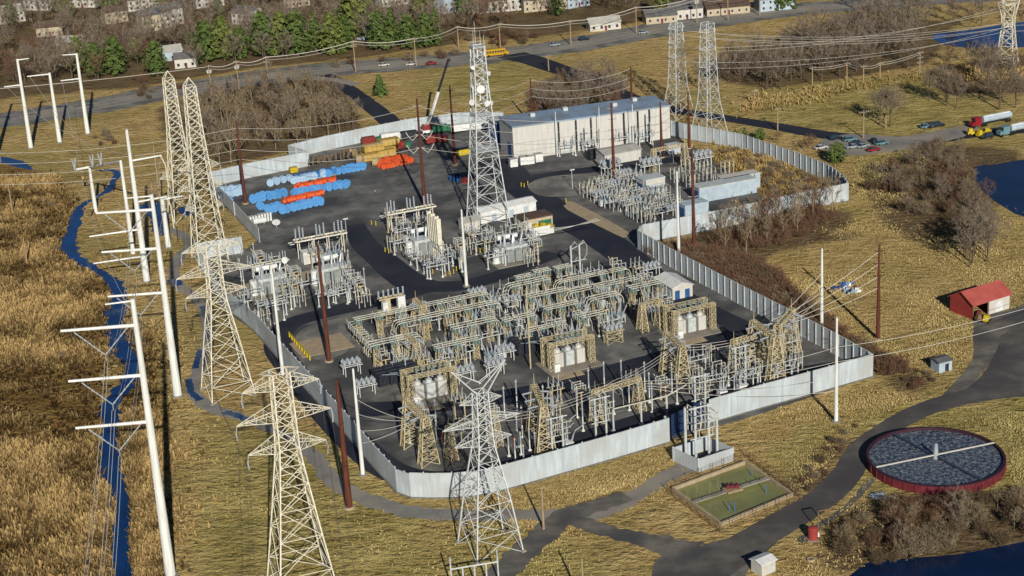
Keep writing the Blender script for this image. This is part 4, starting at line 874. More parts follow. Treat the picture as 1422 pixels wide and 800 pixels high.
# ---------------------------------------------------------------- right-hand yard behind the bank: dense small switchgear
GR = 'switchgear of the right back yard'
def PL(px,py): return Vector(G(px,py))
E0, E1, E2, E3 = PL(806,272), PL(905,318), PL(985,292), PL(880,244)   # quad: left, near, right, back
for i in range(9):
    for j in range(5):
        p = E0.lerp(E1,(i+.4)/9.2).lerp(E3.lerp(E2,(i+.4)/9.2),(j+.3)/5.6)
        if j == 4 and i > 5: continue
        k = (i*3+j*5)%7
        if k in (0,3,5): HOP.place(p, UA, 'pale hoop shaped tubes on insulators in the crowded right back yard', GR)
        elif k == 1: SWT.place(p, UA+rad(90), 'steel stand with white insulators in the crowded right back yard', 'switch stands in the right back yard')
        elif k == 2: BRK.place(p, UA, 'blue-grey breaker in the crowded right back yard', 'breakers in the right back yard')
        elif k == 4: HOP.place(p, UA+rad(90), 'pale hoop shaped tubes on insulators in the crowded right back yard', GR)
        else: RCK.place(p, UA, 'small rack of white units in the crowded right back yard', 'racks in the right back yard')
for i in range(8):
    p = E0.lerp(E1,random.random()).lerp(E3.lerp(E2,random.random()),random.random()*.95); PST.place(p, UA, 'slim white insulator post in the crowded right back yard', 'insulator posts in the right back yard')
for px, py in ((940,252),(962,262),(985,252),(1010,243),(975,243),(1000,262),(1040,262),(955,240)):
    HOP.place(G(px,py), UA, 'pale hoop shaped tubes beside the long blue containers', 'hoops beside the long containers')
GANW.place(G(930,236), UA, 'long low gantry beam behind the crowded right back yard')
# ---------------------------------------------------------------- buildings of the yard
def gable(t, L, W, h, rh, wallm, roofm, over=.3, wname='wall', z=0):
    b = MB(); hx, hy = L/2, W/2
    b.add([(-hx,-hy,z),(hx,-hy,z),(hx,hy,z),(-hx,hy,z),(-hx,-hy,z+h),(hx,-hy,z+h),(hx,hy,z+h),(-hx,hy,z+h),(-hx,0,z+h+rh),(hx,0,z+h+rh)], [(0,1,5,4),(1,2,6,9,5),(2,3,7,6),(3,0,4,8,7),(3,2,1,0)]); b.build(wname, wallm, t)
    r = MB(); ox, oy = hx+over, hy+over; dz = rh*over/hy
    for s in (-1,1): r.add([(-ox,s*oy,z+h-dz),(ox,s*oy,z+h-dz),(ox,0,z+h+rh+.02),(-ox,0,z+h+rh+.02),(-ox,s*oy,z+h-dz+.16),(ox,s*oy,z+h-dz+.16),(ox,0,z+h+rh+.18),(-ox,0,z+h+rh+.18)], [(0,1,2,3),(4,5,6,7),(0,1,5,4),(1,2,6,5),(2,3,7,6),(3,0,4,7)])
    return r.build('roof', roofm, t)
def flat(t, L, W, h, wallm, roofm, para=.3):
    b = MB(); b.box(0,0,0,L,W,h); b.build('wall',wallm,t); r = MB(); r.box(0,0,h,L+para,W+para,.35); return r.build('roof',roofm,t)
# valve hall: front-left corner by 715,222 and front-right by 930,192
A, B = PL(714,223), PL(931,192); d = B-A; L = d.length; ang = math.atan2(d.y,d.x); n = Vector((-d.y,d.x)).normalized(); Wd = 15; Hh = height(715,222,177)
t = thing('valve_hall','long beige flat-roofed hall with blue-grey roof at the back of the yard','hall',(A+d/2+n*Wd/2),ang)
b = MB(); b.box(0,0,0,L,Wd,Hh); b.build('wall','beige_wall',t)
r = MB(); r.box(0,0,Hh,L+.4,Wd+.4,.5); ro = r.build('roof','blue_grey_roof',t)
for x,y in ((-L*.32,2),(-.1*L,4),(.2*L,1),(.35*L,4)): r = MB(); r.box(x,y,Hh+.5,1.6,1.6,1.1); r.build('roof_vent','pale_grey_paint',ro)
for k, f in enumerate((.285,.395,.49,.70,.79,.865)):
    r = MB(); r.box(-L/2+L*f,-Wd/2-.25,0,.55,.5,Hh-.1); r.build('pier','dark_steel',t)
for f in (.335,.44,.74,.83): r = MB(); r.box(-L/2+L*f,-Wd/2-.06,0,2.6,.1,4.4); r.build('door','pale_grey_paint',t)
r = MB(); r.box(-L/2-.06,-Wd/2+4,0,.1,3.6,5.2); r.build('door','blue_paint',t)
r = MB(); r.box(0,-Wd/2-.03,Hh*.5,L-1,.05,.12); r.box(0,-Wd/2-.031,Hh*.25,L-1,.05,.1); r.build('seam','beige_wall_shade',t)
c_, s_ = math.cos(ang), math.sin(ang)
for k, f in enumerate((.31,.36,.42,.455,.52,.62,.66,.72,.76,.81,.85)):
    x = -L/2+L*f; y = -Wd/2-3.0-(k%2)*1.5; q = (t.location.x+c_*x-s_*y, t.location.y+s_*x+c_*y)
    (PSTH if k%3 else SWT).place(q, ang, 'insulator stand along the front of the big hall', 'insulator stands along the big hall')
for k, (px,py) in enumerate(((774,217),(834,211),(880,207))):
    loc, h = basepx(px,py,py-62); o = MB(); o.tube([(0,0,0),(0,0,h)],.2,8,.1); one(o,'white_pole','white_pole_steel','thin white mast against the front of the big hall, %s' % ('left one','middle one','right one')[k],'pole',loc)
for k,(px,py) in enumerate(((713,232),(727,229),(736,228),(748,225))):
    t = thing('white_cabinet','white box at the left front corner of the big hall, number %s from the left' % ('one','two','three','four')[k],'cabinet',G(px,py),ang); b = MB(); b.box(0,0,.3,2.6,2.2,2.6); b.build('body','white_paint',t); b = MB(); b.box(0,0,2.9,2.8,2.4,.15); b.build('lid','pale_roof',t); b = MB(); b.box(0,0,0,2.0,1.6,.3); b.build('skid','dark_steel',t)
# grey booth, white kiosk, long shed, sheds
t = thing('control_booth','low beige booth with pale gabled roof in front of the big hall','booth',G(858,222),UA); gable(t,13.5,8,3.6,.8,'beige_wall','pale_roof')
for x in (-3,2): b = MB(); b.box(x,-4.04,0,1.1,.08,2.2); b.build('door','siding_white',t)
b = MB(); b.box(-7.6,3.5,1.0,2.6,2.2,3.6); b.build('air_unit','dark_steel',t)
t = thing('white_kiosk','white gabled kiosk with dark doorways beside the right wall','kiosk',G(936,407),rad(113)); gable(t,9.5,6,3.4,1.0,'siding_white','white_paint')
for y in (1.6,-1.4): b = MB(); b.box(-4.79,y,.1,.08,1.4,2.4); b.build('door','blue_paint',t)
for x in (-3,-1.2,.6,2.4): b = MB(); b.box(x,3.03,.3,.9,.06,2.4); b.build('panel','siding_blue',t)
t = thing('long_shed','long white shed with pale roof under the antenna mast','shed',G(701,300),UA+rad(4)); gable(t,19,5.5,3.6,.7,'white_paint','white_paint')
for x in (-5,1,6): b = MB(); b.box(x,-2.79,.1,1.6,.08,2.5); b.build('door','siding_blue',t)
t = thing('small_shed','small pale shed left of the antenna mast','shed',G(652,318),UA); gable(t,5,4.5,3.0,.9,'siding_white','pale_roof'); b = MB(); b.box(0,-2.29,0,1.2,.08,2.1); b.build('door','siding_blue',t)
t = thing('beige_container','beige site cabin with brown flat roof and a green panel','site cabin',G(741,314),UA); flat(t,10,6,3.3,'siding_cream','brown_roof')
b = MB(); b.box(2.4,-3.05,.9,4.2,.08,1.5); b.build('panel','green_paint',t); b = MB(); b.box(-2.6,-3.05,.1,1.2,.08,2.2); b.build('door','siding_white',t)
t = thing('skip_bin','white open skip beside the beige site cabin','skip',G(752,326),UA); b = MB(); b.box(0,0,.3,7,2.6,.15)
for y in (-1.3,1.3): b.box(0,y,.3,7,.12,1.7)
for x in (-3.5,3.5): b.box(x,0,.3,.12,2.5,1.7)
b.build('body','white_paint',t); b = MB(); b.box(0,0,0,6,1.8,.3); b.build('skid','dark_steel',t)
for k,(px,py) in enumerate(((746,322),(756,320),(765,321))):
    t = thing('yellow_machine','small yellow machine by the skip, %s' % ('left one','middle one','right one')[k],'machine',G(px,py-1),UA+rad(20*k)); b = MB(); b.box(0,0,.5,2.2,1.4,1.0); b.box(-.5,0,1.5,1.0,1.2,.8); b.build('body','yellow_paint',t)
    for x in (-.7,.7):
        for y in (-.7,.7): b = MB(); b.drum((x,y,.4),(0,1,0),.4,.25,10); b.build('wheel','rubber',t)
def container(label, loc, rot, L, W, h, wm, rm, doors=3):
    t = thing('equipment_container',label,'container',loc,rot); flat(t,L,W,h,wm,rm,.2)
    for k in range(doors): b = MB(); b.box(-L/2+L*(k+.5)/doors,-W/2-.04,.3,L/doors*.6,.07,h*.72); b.build('door','siding_blue',t)
    for s in (-1,1): b = MB(); b.box(s*(L/2+.04),0,.3,.07,W*.7,h*.75); b.build('end_panel','blue_paint',t)
    return t
container('long blue-white equipment container, front one on the right back yard', G(1006,272), UA-rad(2), 20, 5, 4.4, 'siding_blue','pale_grey_paint',5)
container('blue-white equipment container, rear one at the slope', G(1026,262), UA-rad(2), 13, 4, 4.4, 'siding_blue','siding_white',4)
container('small blue equipment container beside the rusty pole at the bend', G(963,300), UA, 8, 4.5, 4.2, 'siding_blue','siding_blue',2)
container('pale blue-white box standing in the crowded right back yard', G(904,272), UA, 7.5, 5, 6.0, 'siding_white','pale_grey_paint',3)
container('pale white shed at the right end of the big hall', G(934,213), UA, 4.5, 3, 3, 'siding_white','pale_grey_paint',1)
container('dark blue container beside the left end of the big hall', G(693,196), UA, 5, 9, 7.5, 'blue_paint','pale_grey_paint',1)
# ---------------------------------------------------------------- reels
def make_reel(m, flm=None, r=1.2, w=1.25, hub=.62):
    t = thing('cable_reel','','cable reel'); c = MB(); c.drum((0,0,r),(0,1,0),r*(.9 if flm is None else hub),w*.86,14); c.build('winding',m,t)
    for s in (-1,1): f = MB(); f.drum((0,s*w*.47,r),(0,1,0),r,.1,16); f.drum((0,s*(w*.47+.06),r),(0,1,0),r*.28,.06,8); f.build('flange',flm or m,t)
    return t
RB, RPB, RO, RT, RW = Proto(make_reel('blue_plastic','blue_flange')), Proto(make_reel('pale_blue_plastic')), Proto(make_reel('orange_plastic',None,.95,1.25)), Proto(make_reel('tan_drum',None,1.5,2.0)), Proto(make_reel('dark_steel','pale_wood',1.6,1.5,.3))
def reel_row(P, a, b, nn, label, group, rows=1, gap=1.5, rot=UA):
    p, q = PL(*a), PL(*b); d = q-p; nrm = Vector((-d.y,d.x)).normalized()
    for j in range(rows):
        for i in range(nn):
            x = p+d*((i+(.4 if j%2 else 0))/(nn-1))+nrm*gap*j; P.place((x.x+random.uniform(-.25,.25),x.y+random.uniform(-.35,.35)), rot+rad(random.uniform(-22,22)), label, group, random.choice((.85,.95,1,1,1.08)))
reel_row(RB,(392,297),(446,285),8,'blue wrapped cable reel in the front row before the orange reels','blue reels in the front row',2,1.7)
reel_row(RO,(396,283),(448,272),13,'orange cable reel in the front orange row','orange reels in the front row',2,1.3,UA+rad(90))
reel_row(RB,(410,273),(480,261),10,'blue wrapped cable reel in the row between the two orange rows','blue reels between the orange rows',2,1.5)
reel_row(RO,(411,264),(464,254),13,'orange cable reel in the rear orange row','orange reels in the rear row',2,1.3,UA+rad(90))
reel_row(RPB,(408,255),(450,246),8,'pale blue wrapped reel in the row behind the rear orange row','pale blue reels behind the orange rows')
reel_row(RB,(450,246),(504,236),9,'blue wrapped reel at the right end behind the orange rows','blue reels at the right end',2,1.5)
reel_row(RB,(352,282),(394,273),7,'blue wrapped reel in the cluster right of the rusty pole','blue reels right of the rusty pole',2,1.6)
reel_row(RPB,(308,276),(336,270),5,'pale blue wrapped reel in the cluster left of the rusty pole','pale reels left of the rusty pole',3,2.2)
reel_row(RB,(303,270),(318,283),3,'blue wrapped reel at the far left of the reel yard','blue reels at the far left')
reel_row(RPB,(376,258),(402,252),4,'large pale wrapped reel standing behind the others by the back wall','pale reels by the back wall')
reel_row(RB,(374,297),(388,292),3,'blue wrapped reel in the small front cluster','blue reels of the small front cluster',2,1.6)
RB.place(G(362,291),UA,'single blue wrapped reel standing alone in front')
reel_row(RO,(533,235),(570,226),9,'orange drum in the block beside the yellow crates','orange drums beside the yellow crates',5,1.5,UA)
reel_row(RW,(431,232),(488,222),8,'empty reel with pale wooden flanges in the row by the back wall','empty reels by the back wall',2,2.6,UA+rad(70))
for px,py,lab in ((523,231,'in front of the yellow crates'),(501,227,'left of the yellow crates, front one'),(491,218,'left of the yellow crates, rear one')): RT.place(G(px,py),UA+rad(50),'tan wrapped drum '+lab)
def make_crate(L,W,h,m='timber_crate'):
    t = thing('timber_crate','','crate'); b = MB(); b.box(0,0,.2,L,W,h); b.build('box',m,t); b = MB()
    for k in range(4): b.box(-L/2+L*(k+.5)/4,0,.2+h,.16,W+.08,.08); b.box(-L/2+L*(k+.5)/4,-W/2-.04,.2,.16,.07,h)
    b.build('batten','pale_wood',t); b = MB(); b.box(0,-W/3,0,L,.2,.2); b.box(0,W/3,0,L,.2,.2); b.build('skid','wood',t); return t
CRT = Proto(make_crate(7,3,2.2))
for px,py,z,lab in ((512,223,0,'lower left of the stack'),(535,217,0,'lower right of the stack'),(515,215,0,'lower left at the back of the stack'),(538,210,0,'lower right at the back of the stack'),(519,219,2.45,'on top of the stack at left'),(541,211,2.45,'on top of the stack at right')): p = G(px,py); CRT.place((p[0],p[1],z),UA,'long yellow timber crate, '+lab)
t = thing('blue_tarp','bright blue tarpaulin stack behind the rear orange reels','tarpaulin stack',G(438,247),UA); b = MB(); b.box(0,0,0,14,2.6,1.9); b.build('load','pale_wood',t); b = MB(); b.box(0,0,1.9,14.3,2.9,.12); b.box(0,-1.42,.5,14.2,.08,1.42); b.build('sheet','blue_plastic',t)
t = thing('yellow_bin','small yellow bin by the back wall','bin',G(408,240),UA); b = MB(); b.box(0,0,.3,2.6,1.8,1.6); b.build('body','yellow_paint',t); b = MB(); b.box(0,0,1.9,2.7,1.9,.12); b.build('lid','timber_crate',t); b = MB(); b.box(0,0,0,2.0,1.2,.3); b.build('skid','dark_steel',t)
t = thing('yellow_skip','yellow skip right of the rusty pole near the antenna mast','skip',G(641,215),UA); b = MB(); b.box(0,0,.2,6,2.6,1.9); b.build('body','yellow_paint',t); b = MB(); b.box(0,0,2.1,6.2,2.8,.14); b.build('lid','dark_steel',t)
t = thing('gas_tank','white horizontal tank on legs at the left of the yard','tank',G(361,312),UA); b = MB(); b.drum((0,0,1.3),(1,0,0),.9,4,12); b.build('vessel','white_paint',t)
for x in (-1.2,1.2): b = MB(); b.box(x,0,0,.3,1.2,.8); b.build('leg','concrete',t)
for k,(px,py) in enumerate(((352,312),(368,308))):
    t = thing('white_louvre_box','white louvred box in the left yard, %s' % ('left one','right one')[k],'cabinet',G(px,py),UA); b = MB()
    for j in range(5): b.box(-1.8+.9*j,0,.2,.5,1.6,2.6)
    b.build('fins','white_paint',t); b = MB(); b.box(0,.2,0,4.4,1.9,.2); b.build('base','dark_steel',t)
t = thing('satellite_dish','white dish beside the reels at the left','dish',G(384,316),UA); b = MB(); b.tube([(0,0,0),(0,0,1.2)],.12,6); b.build('post','pale_grey_paint',t); b = MB(); b.drum((0,-.2,1.7),(-.1,-.5,1),1.25,.2,16); b.build('dish','white_paint',t)
t = thing('satellite_dish','white dish on a frame beside the left transformer','dish',G(398,392),UA); b = MB(); b.tube([(0,0,0),(0,0,6)],.14,6); b.build('post','pale_grey_paint',t); b = MB(); b.drum((0,-.3,6.6),(.3,-1,.3),.95,.2,16); b.build('dish','white_paint',t)
for px,py,ty,lab in ((482,334,304,'in the left yard between the reels and the transformers'),(795,262,236,'on the gravel island by the inner road')):
    loc,h = basepx(px,py,ty); t = thing('lamp_post','thin pale lamp post '+lab,'lamp post',loc,UA); b = MB(); b.tube([(0,0,0),(0,0,h)],.13,6,.08); b.build('post','pale_grey_paint',t); b = MB(); b.box(0,-.3,h,1.5,.5,.25); b.build('lamp_head','white_paint',t); b = MB(); b.lathe(0,0,[(0,.4),(.3,.36)],8); b.build('foot','concrete',t)
t = thing('marker_cone','small red marker post alone on the open gravel by the reels','marker post',G(521,268)); b = MB(); b.lathe(0,0,[(0,.18),(1.1,.14),(1.2,.05)],8); b.build('post','red_paint',t); b = MB(); b.lathe(0,0,[(.6,.19),(.85,.18)],8); b.build('band','white_paint',t)
# ---------------------------------------------------------------- vehicles
def car_body(m, L=4.6, W=1.8, suv=False):
    t = thing('parked_car','','car'); h = .95; r = 1.75 if suv else 1.45; b = MB(); hw = W/2
    prof = [(-L/2,.35),(-L/2,.75),(-L/2+.2,.9),(L/2-1.1,.95),(L/2-.1,.78),(L/2,.6),(L/2,.35)]
    vs = [(x,-hw,z) for x,z in prof]+[(x,hw,z) for x,z in prof]; k = len(prof); b.add(vs,[tuple(range(k))[::-1],tuple(range(k,2*k))]+[(i,(i+1)%k,(i+1)%k+k,i+k) for i in range(k)]); b.build('body',m,t)
    g = MB(); x0,x1,x2,x3 = (-L/2+.15,-L/2+.5,.4,1.2) if suv else (-L/2+.5,-L/2+1.3,.3,1.15)
    g.add([(x0,-hw+.06,.9),(x3,-hw+.06,.94),(x2,-hw+.25,r-.06),(x1,-hw+.25,r-.06),(x0,hw-.06,.9),(x3,hw-.06,.94),(x2,hw-.25,r-.06),(x1,hw-.25,r-.06)],[(0,1,2,3),(7,6,5,4),(1,5,6,2),(0,3,7,4),(3,2,6,7)]); g.build('windows','glass',t)
    g = MB(); g.box((x1+x2)/2,0,r-.06,x2-x1+.1,W-.46,.08); g.build('roof',m,t)
    for x in (-L/2+.85,L/2-.9):
        for y in (-hw+.1,hw-.1): q = MB(); q.drum((x,y,.34),(0,1,0),.34,.22,10); q.build('wheel','rubber',t)
    for y in (-hw+.3,hw-.3): q = MB(); q.box(L/2-.02,y,.6,.08,.35,.14); q.build('headlight','glass',t)
    return t
CARS = {k: Proto(car_body(k, suv=s)) for k, s in (('car_dark',True),('car_silver',False),('car_white',False),('car_red',False),('car_teal',True))}
def car(c, px, py, rt, label): CARS[c].place((*G(px,py),.07), rad(rt), label)
car('car_dark',1160,194,20,'dark estate car at the back left of the car park'); car('car_teal',1180,196,15,'teal car in the rear row of the car park'); car('car_dark',1191,202,25,'dark car in the middle of the car park'); car('car_silver',1198,205,30,'silver car in the front row of the car park beside the red car')
car('car_dark',1213,199,100,'dark car right of centre in the car park'); car('car_teal',1224,201,20,'teal car at the right of the car park'); car('car_red',1213,210,15,'red car at the front of the car park'); car('car_white',1140,207,20,'whitish car half hidden behind the brown bush'); car('car_silver',1183,206,200,'silver car at the front left of the car park')
car('car_teal',1287,178,15,'teal car on the grass edge, left of three'); car('car_dark',1294,177,20,'dark car on the grass edge, middle of three'); car('car_dark',1303,176,15,'dark car on the grass edge, right of three')
car('car_white',533,92,12,'white car on the highway, left of two'); car('car_white',571,91,190,'white car on the highway, right of two'); car('car_silver',770,64,15,'pale car on the highway right of the junction'); car('car_dark',811,56,15,'dark car on the highway farther right'); car('car_silver',893,47,15,'pale van shaped car at the roadside stop'); car('car_dark',320,122,12,'dark car on the highway at the left'); car('car_red',599,90,12,'red car on the highway near the antenna mast')
car('car_dark',1370,192,200,'dark car near the tankers')
# school bus
t = thing('school_bus','yellow school bus at the road junction behind the antenna mast','bus',(*G(688,78),.07),rad(14)); b = MB(); b.box(-.6,0,.6,9.6,2.5,2.3); b.box(4.9,0,.6,1.5,2.2,1.1); b.box(-.6,0,2.9,9.2,2.2,.18); b.build('body','bus_yellow',t)
for s in (-1,1):
    for k in range(8): g = MB(); g.box(-4.7+1.15*k,s*1.255,1.75,.9,.04,.7); g.build('window','glass',t)
for x in (-3.2,3.9):
    for y in (-1.15,1.15): q = MB(); q.drum((x,y,.5),(0,1,0),.5,.3,10); q.build('wheel','rubber',t)
b = MB(); b.box(-.6,-1.26,1.35,9.4,.03,.12); b.box(-.6,1.26,1.35,9.4,.03,.12); b.build('stripe','dark_steel',t)
# tanker lorries
def tanker(label, loc, rot, cab):
    t = thing('tanker_lorry',label,'tanker lorry',loc,rot); b = MB(); b.drum((-1,0,2.2),(1,0,0),1.05,12,14); b.build('tank','siding_blue',t); b = MB(); b.box(-1,0,3.1,11,.9,.35); b.build('walkway','white_paint',t); b = MB(); b.box(-.5,0,.9,12,1.2,.3); b.build('frame','dark_steel',t)
    if cab: b = MB(); b.box(7.4,0,.8,2.6,2.4,2.6); b.box(9.1,0,.8,1.6,2.1,1.2); b.build('cab',cab,t); b = MB(); b.box(8.72,0,2.2,.06,2.1,.9); b.build('windscreen','glass',t)
    for x in (-6,-4.9,4.2,5.3)+((9.2,) if cab else ()):
        for y in (-1.05,1.05): q = MB(); q.drum((x,y,.5),(0,1,0),.5,.35,10); q.build('wheel','rubber',t)
tanker('blue-white tanker with red cab by the right pond road, farther one', (*G(1380,172),.07), rad(204), 'rust_red_cab'); tanker('blue-white tanker trailer cut by the right edge of the photo', (*G(1419,184),.07), rad(204), 'car_teal')
for k,(px,py) in enumerate(((1350,188),(1362,190),(1372,187))):
    t = thing('yellow_machine','small yellow machine on the grass by the tankers, %s' % ('left one','middle one','right one')[k],'machine',G(px,py),rad(30*k)); b = MB(); b.box(0,0,.5,3.2,1.6,1.0); b.box(-.6,0,1.5,1.2,1.3,1.0); b.build('body','yellow_paint',t)
    for x in (-1,1):
        for y in (-.8,.8): q = MB(); q.drum((x,y,.45),(0,1,0),.45,.3,10); q.build('wheel','rubber',t)
# mobile crane
p = G(599,186); t = thing('mobile_crane','white crane with a dark raised boom leaning right behind the reels','crane',p,rad(20)); b = MB(); b.box(0,0,.9,10,2.6,1.0); b.build('carrier','white_paint',t); b = MB(); b.box(4.2,0,1.9,1.8,2.3,1.4); b.build('cab','white_paint',t); b = MB(); b.box(-1,0,1.9,4.2,2.2,1.8); b.build('house','red_paint',t)
b = MB(); b.bar((-1,0,3.2),(4.2,1.5,14.5),.75); b.build('boom','white_pole_steel',t); b = MB(); b.bar((4.2,1.5,14.5),(9.5,3.1,25.5),.6); b.bar((9.5,3.1,25.5),(9.9,3.1,24.6),.7); b.build('boom_tip','dark_steel',t)
for x in (-4,-2.8,2.2,3.6):
    for y in (-1.15,1.15): q = MB(); q.drum((x,y,.6),(0,1,0),.6,.4,10); q.build('wheel','rubber',t)
def truck(label, px, py, rt, cabm, bodym, L=7):
    t = thing('parked_truck',label,'truck',(*G(px,py),.07),rad(rt)); b = MB(); b.box(-1,0,.9,L-2.4,2.4,2.3); b.build('cargo_body',bodym,t); b = MB(); b.box(L/2-1.0,0,.6,1.9,2.2,2.0); b.build('cab',cabm,t); g = MB(); g.box(L/2-.03,0,1.6,.06,1.9,.8); g.build('windscreen','glass',t)
    for x in (-L/2+1.2,L/2-1.2):
        for y in (-1.05,1.05): q = MB(); q.drum((x,y,.48),(0,1,0),.48,.35,10); q.build('wheel','rubber',t)
truck('red and green truck parked behind the yellow crates',516,202,20,'green_paint','red_paint'); truck('white truck parked by the back wall left of the crane',546,196,15,'white_paint','white_paint',9); truck('dark truck parked by the back wall beside the crane',572,194,15,'car_dark','dark_steel',8); truck('green truck right of the crane',614,185,15,'green_paint','green_paint',8); truck('long white lorry along the back wall behind the antenna mast',652,183,12,'white_paint','white_paint',14); truck('red flatbed truck below the crane',606,200,20,'red_paint','red_paint',8); truck('small red truck right of the yellow crates',560,208,25,'green_paint','red_paint',5)
for k,(px,py,m) in enumerate(((629,251,'blue_paint'),(638,252,'blue_paint'),(645,254,'red_paint'),(634,248,'car_dark'))):
    t = thing('oil_drum_stack',('blue drums left of the antenna mast, front left','blue drums left of the antenna mast, front right','red drums left of the antenna mast','dark drums left of the antenna mast, rear')[k],'drum stack',G(px,py),UA+k)
    for i in range(4): b = MB(); b.lathe(-.7+1.0*(i%2),-.5+1.0*(i//2),[(0,.45),(.6,.47),(1.7,.47),(1.75,.4)],10); b.build('drum',m,t)
# ---------------------------------------------------------------- front: white enclosure, green basin, round tank, barn
q0,q1,q2 = PL(935,640), PL(970,656), PL(1018,640); q3 = q0+(q2-q1)
t = thing('white_enclosure','white walled enclosure around tall pipes between the gate and the green basin','enclosure',(q0.x,q0.y))
for a, b_ in ((q0,q1),(q1,q2),(q2,q3),(q3,q0)):
    d = b_-a; m_ = (a+b_)/2-q0; ang2 = math.atan2(d.y,d.x); b = MB(); b.box(m_.x,m_.y,0,d.length-.16,.16,3.1,ang2)
    k = .5
    while k < d.length: q = (a-q0)+d*(k/d.length); b.box(q.x,q.y,.1,.07,.24,2.9,ang2); k += 1.0
    b.build('wall','wall_panel',t)
for q in (q0,q1,q2,q3): b = MB(); b.box(q.x-q0.x,q.y-q0.y,0,.3,.3,3.3,UA); b.build('corner_post','pale_grey_paint',t)
qc = (q0+q2)/2
patch('enclosure_floor','asphalt',[(937,640),(970,655),(1016,640),(985,625)],.05,0)
PFR.place((qc.x-1.5,qc.y), UA, 'tall pale tubes with pipe loops standing inside the white enclosure', None, 1.25)
for k,(dx,dy) in enumerate(((-3.6,.3),(3.2,1.2))): 
    p = MB(); p.tube([(0,0,0),(0,0,12.5-2*k)],.3,8); one(p,'pipe_post','pale_grey_paint','thick pale pipe standing inside the white enclosure, %s' % ('left one','right one')[k],'pipe post',(qc.x+dx,qc.y+dy))
# basin
c0,c1,c2,c3 = PL(934,682), PL(1001,731), PL(1100,690), PL(1035,645)
t = thing('settling_basin','sunken square basin of green water with a walkway and a rusty aerator','basin',(c0.x,c0.y))
cs_ = [c-c0 for c in (c0,c1,c2,c3)]; w_ = MB()
for i in range(4):
    a, b_ = cs_[i], cs_[(i+1)%4]; d = b_-a; w_.bar((a.x,a.y,.45),(b_.x,b_.y,.45),.5,.9+.01*i)
w_.build('rim_wall','tan_concrete',t)
w_ = MB(); w_.poly([(c.x,c.y) for c in cs_],.12); w_.build('water','algae_water',t)
a, b_ = cs_[0].lerp(cs_[1],.42), cs_[3].lerp(cs_[2],.52); b = MB(); b.bar((a.x,a.y,.75),(b_.x,b_.y,.75),1.1,.25); wk = b.build('walkway','concrete',t)
for k in range(9): q = a.lerp(b_,k/8); p = MB(); p.tube([(q.x,q.y,.8),(q.x,q.y,1.9)],.05,5); p.build('rail_post','dark_steel',wk)
m_ = a.lerp(b_,.52); b = MB(); b.box(m_.x,m_.y,.6,3.6,2.4,.4,UA); b.build('platform','pale_wood',t); b = MB()
for s in (-1,0,1): b.drum((m_.x+s*.9,m_.y+.2,1.45),(0,1,0),.45,1.0,10)
b.build('aerator','maroon_paint',t)
for f,g in ((.8,.25),(.84,.3),(.3,.9),(.75,.8)): q = cs_[0].lerp(cs_[1],f).lerp(cs_[3].lerp(cs_[2],f),g); p = MB(); p.tube([(q.x,q.y,0),(q.x,q.y,2.2)],.08,5); p.build('gauge_post','blue_plastic',t)
# fence round the basin
e0,e1,e2,e3 = PL(926,684), PL(1001,741), PL(1113,694), PL(1036,636)
t = thing('mesh_fence','thin post and wire fence round the green basin','fence',(e0.x,e0.y)); es = [e-e0 for e in (e0,e1,e2,e3)]; rl = MB()
for i in range(4):
    a, b_ = es[i], es[(i+1)%4]; nn = int((b_-a).length/3)
    for z in (.1,.5,1.0,1.5,2.0): rl.bar((a.x,a.y,z),(b_.x,b_.y,z),.035)
    for k in range(nn): q = a.lerp(b_,k/nn); p = MB(); p.tube([(q.x,q.y,0),(q.x,q.y,2.2)],.07,5); p.build('post','wood',t)
    for k in range(nn*3): q = a.lerp(b_,k/(nn*3)); r_ = a.lerp(b_,(k+1)/(nn*3)); rl.bar((q.x,q.y,.1),(r_.x,r_.y,2.0),.02); rl.bar((q.x,q.y,2.0),(r_.x,r_.y,.1),.02)
rl.build('wire_mesh','wood',t)
# round tank
mat('walk_dark', (.05,.075,.12), (.03,.05,.085), .7, 0, 1)
mat('tank_rim', (.05,.018,.03), (.03,.012,.022), .6, 0, .8)
c = G(1299,645); R_ = 14.0; t = thing('round_tank','large round tank with maroon rim, foamy dark water and crossed walkways','round tank',c,0)
b = MB(); N = 72; vs = []; fs = []
for (r_,z_) in ((R_+.15,0),(R_+.15,2.0)):
    for k in range(N): vs.append((r_*math.cos(2*math.pi*k/N),r_*math.sin(2*math.pi*k/N),z_))
for k in range(N): fs.append((k,(k+1)%N,N+(k+1)%N,N+k))
b.add(vs,fs); b.build('shell','maroon_paint',t); b = MB(); vs = []; fs = []
for (r_,z_) in ((R_+.22,1.85),(R_+.22,2.08),(R_-.3,2.08),(R_-.3,.6)):
    for k in range(N): vs.append((r_*math.cos(2*math.pi*k/N),r_*math.sin(2*math.pi*k/N),z_))
for i in range(3):
    for k in range(N): fs.append((i*N+k,i*N+(k+1)%N,(i+1)*N+(k+1)%N,(i+1)*N+k))
b.add(vs,fs); b.build('rim','tank_rim',t)
for k in range(36):
    b = MB(); a = 2*math.pi*k/36; b.box((R_+.2)*math.cos(a),(R_+.2)*math.sin(a),0,.25,.14,1.84,a); b.build('stiffener','maroon_paint',t)
def foam():
    m = material('tank_foam',(.55,.60,.64),(.014,.028,.06),.35,0,1.0,detail=9); nd = m.node_tree.nodes
    for x in nd:
        if x.type == 'TEX_NOISE': x.inputs['Scale'].default_value = 1.3; x.inputs['Roughness'].default_value = .85
        if x.type == 'VALTORGB': x.color_ramp.elements[0].position = .47; x.color_ramp.elements[1].position = .73
    M['tank_foam'] = m
foam(); b = MB(); b.poly([((R_-.2)*math.cos(2*math.pi*k/N),(R_-.2)*math.sin(2*math.pi*k/N)) for k in range(N)],1.45); b.build('water','tank_foam',t)
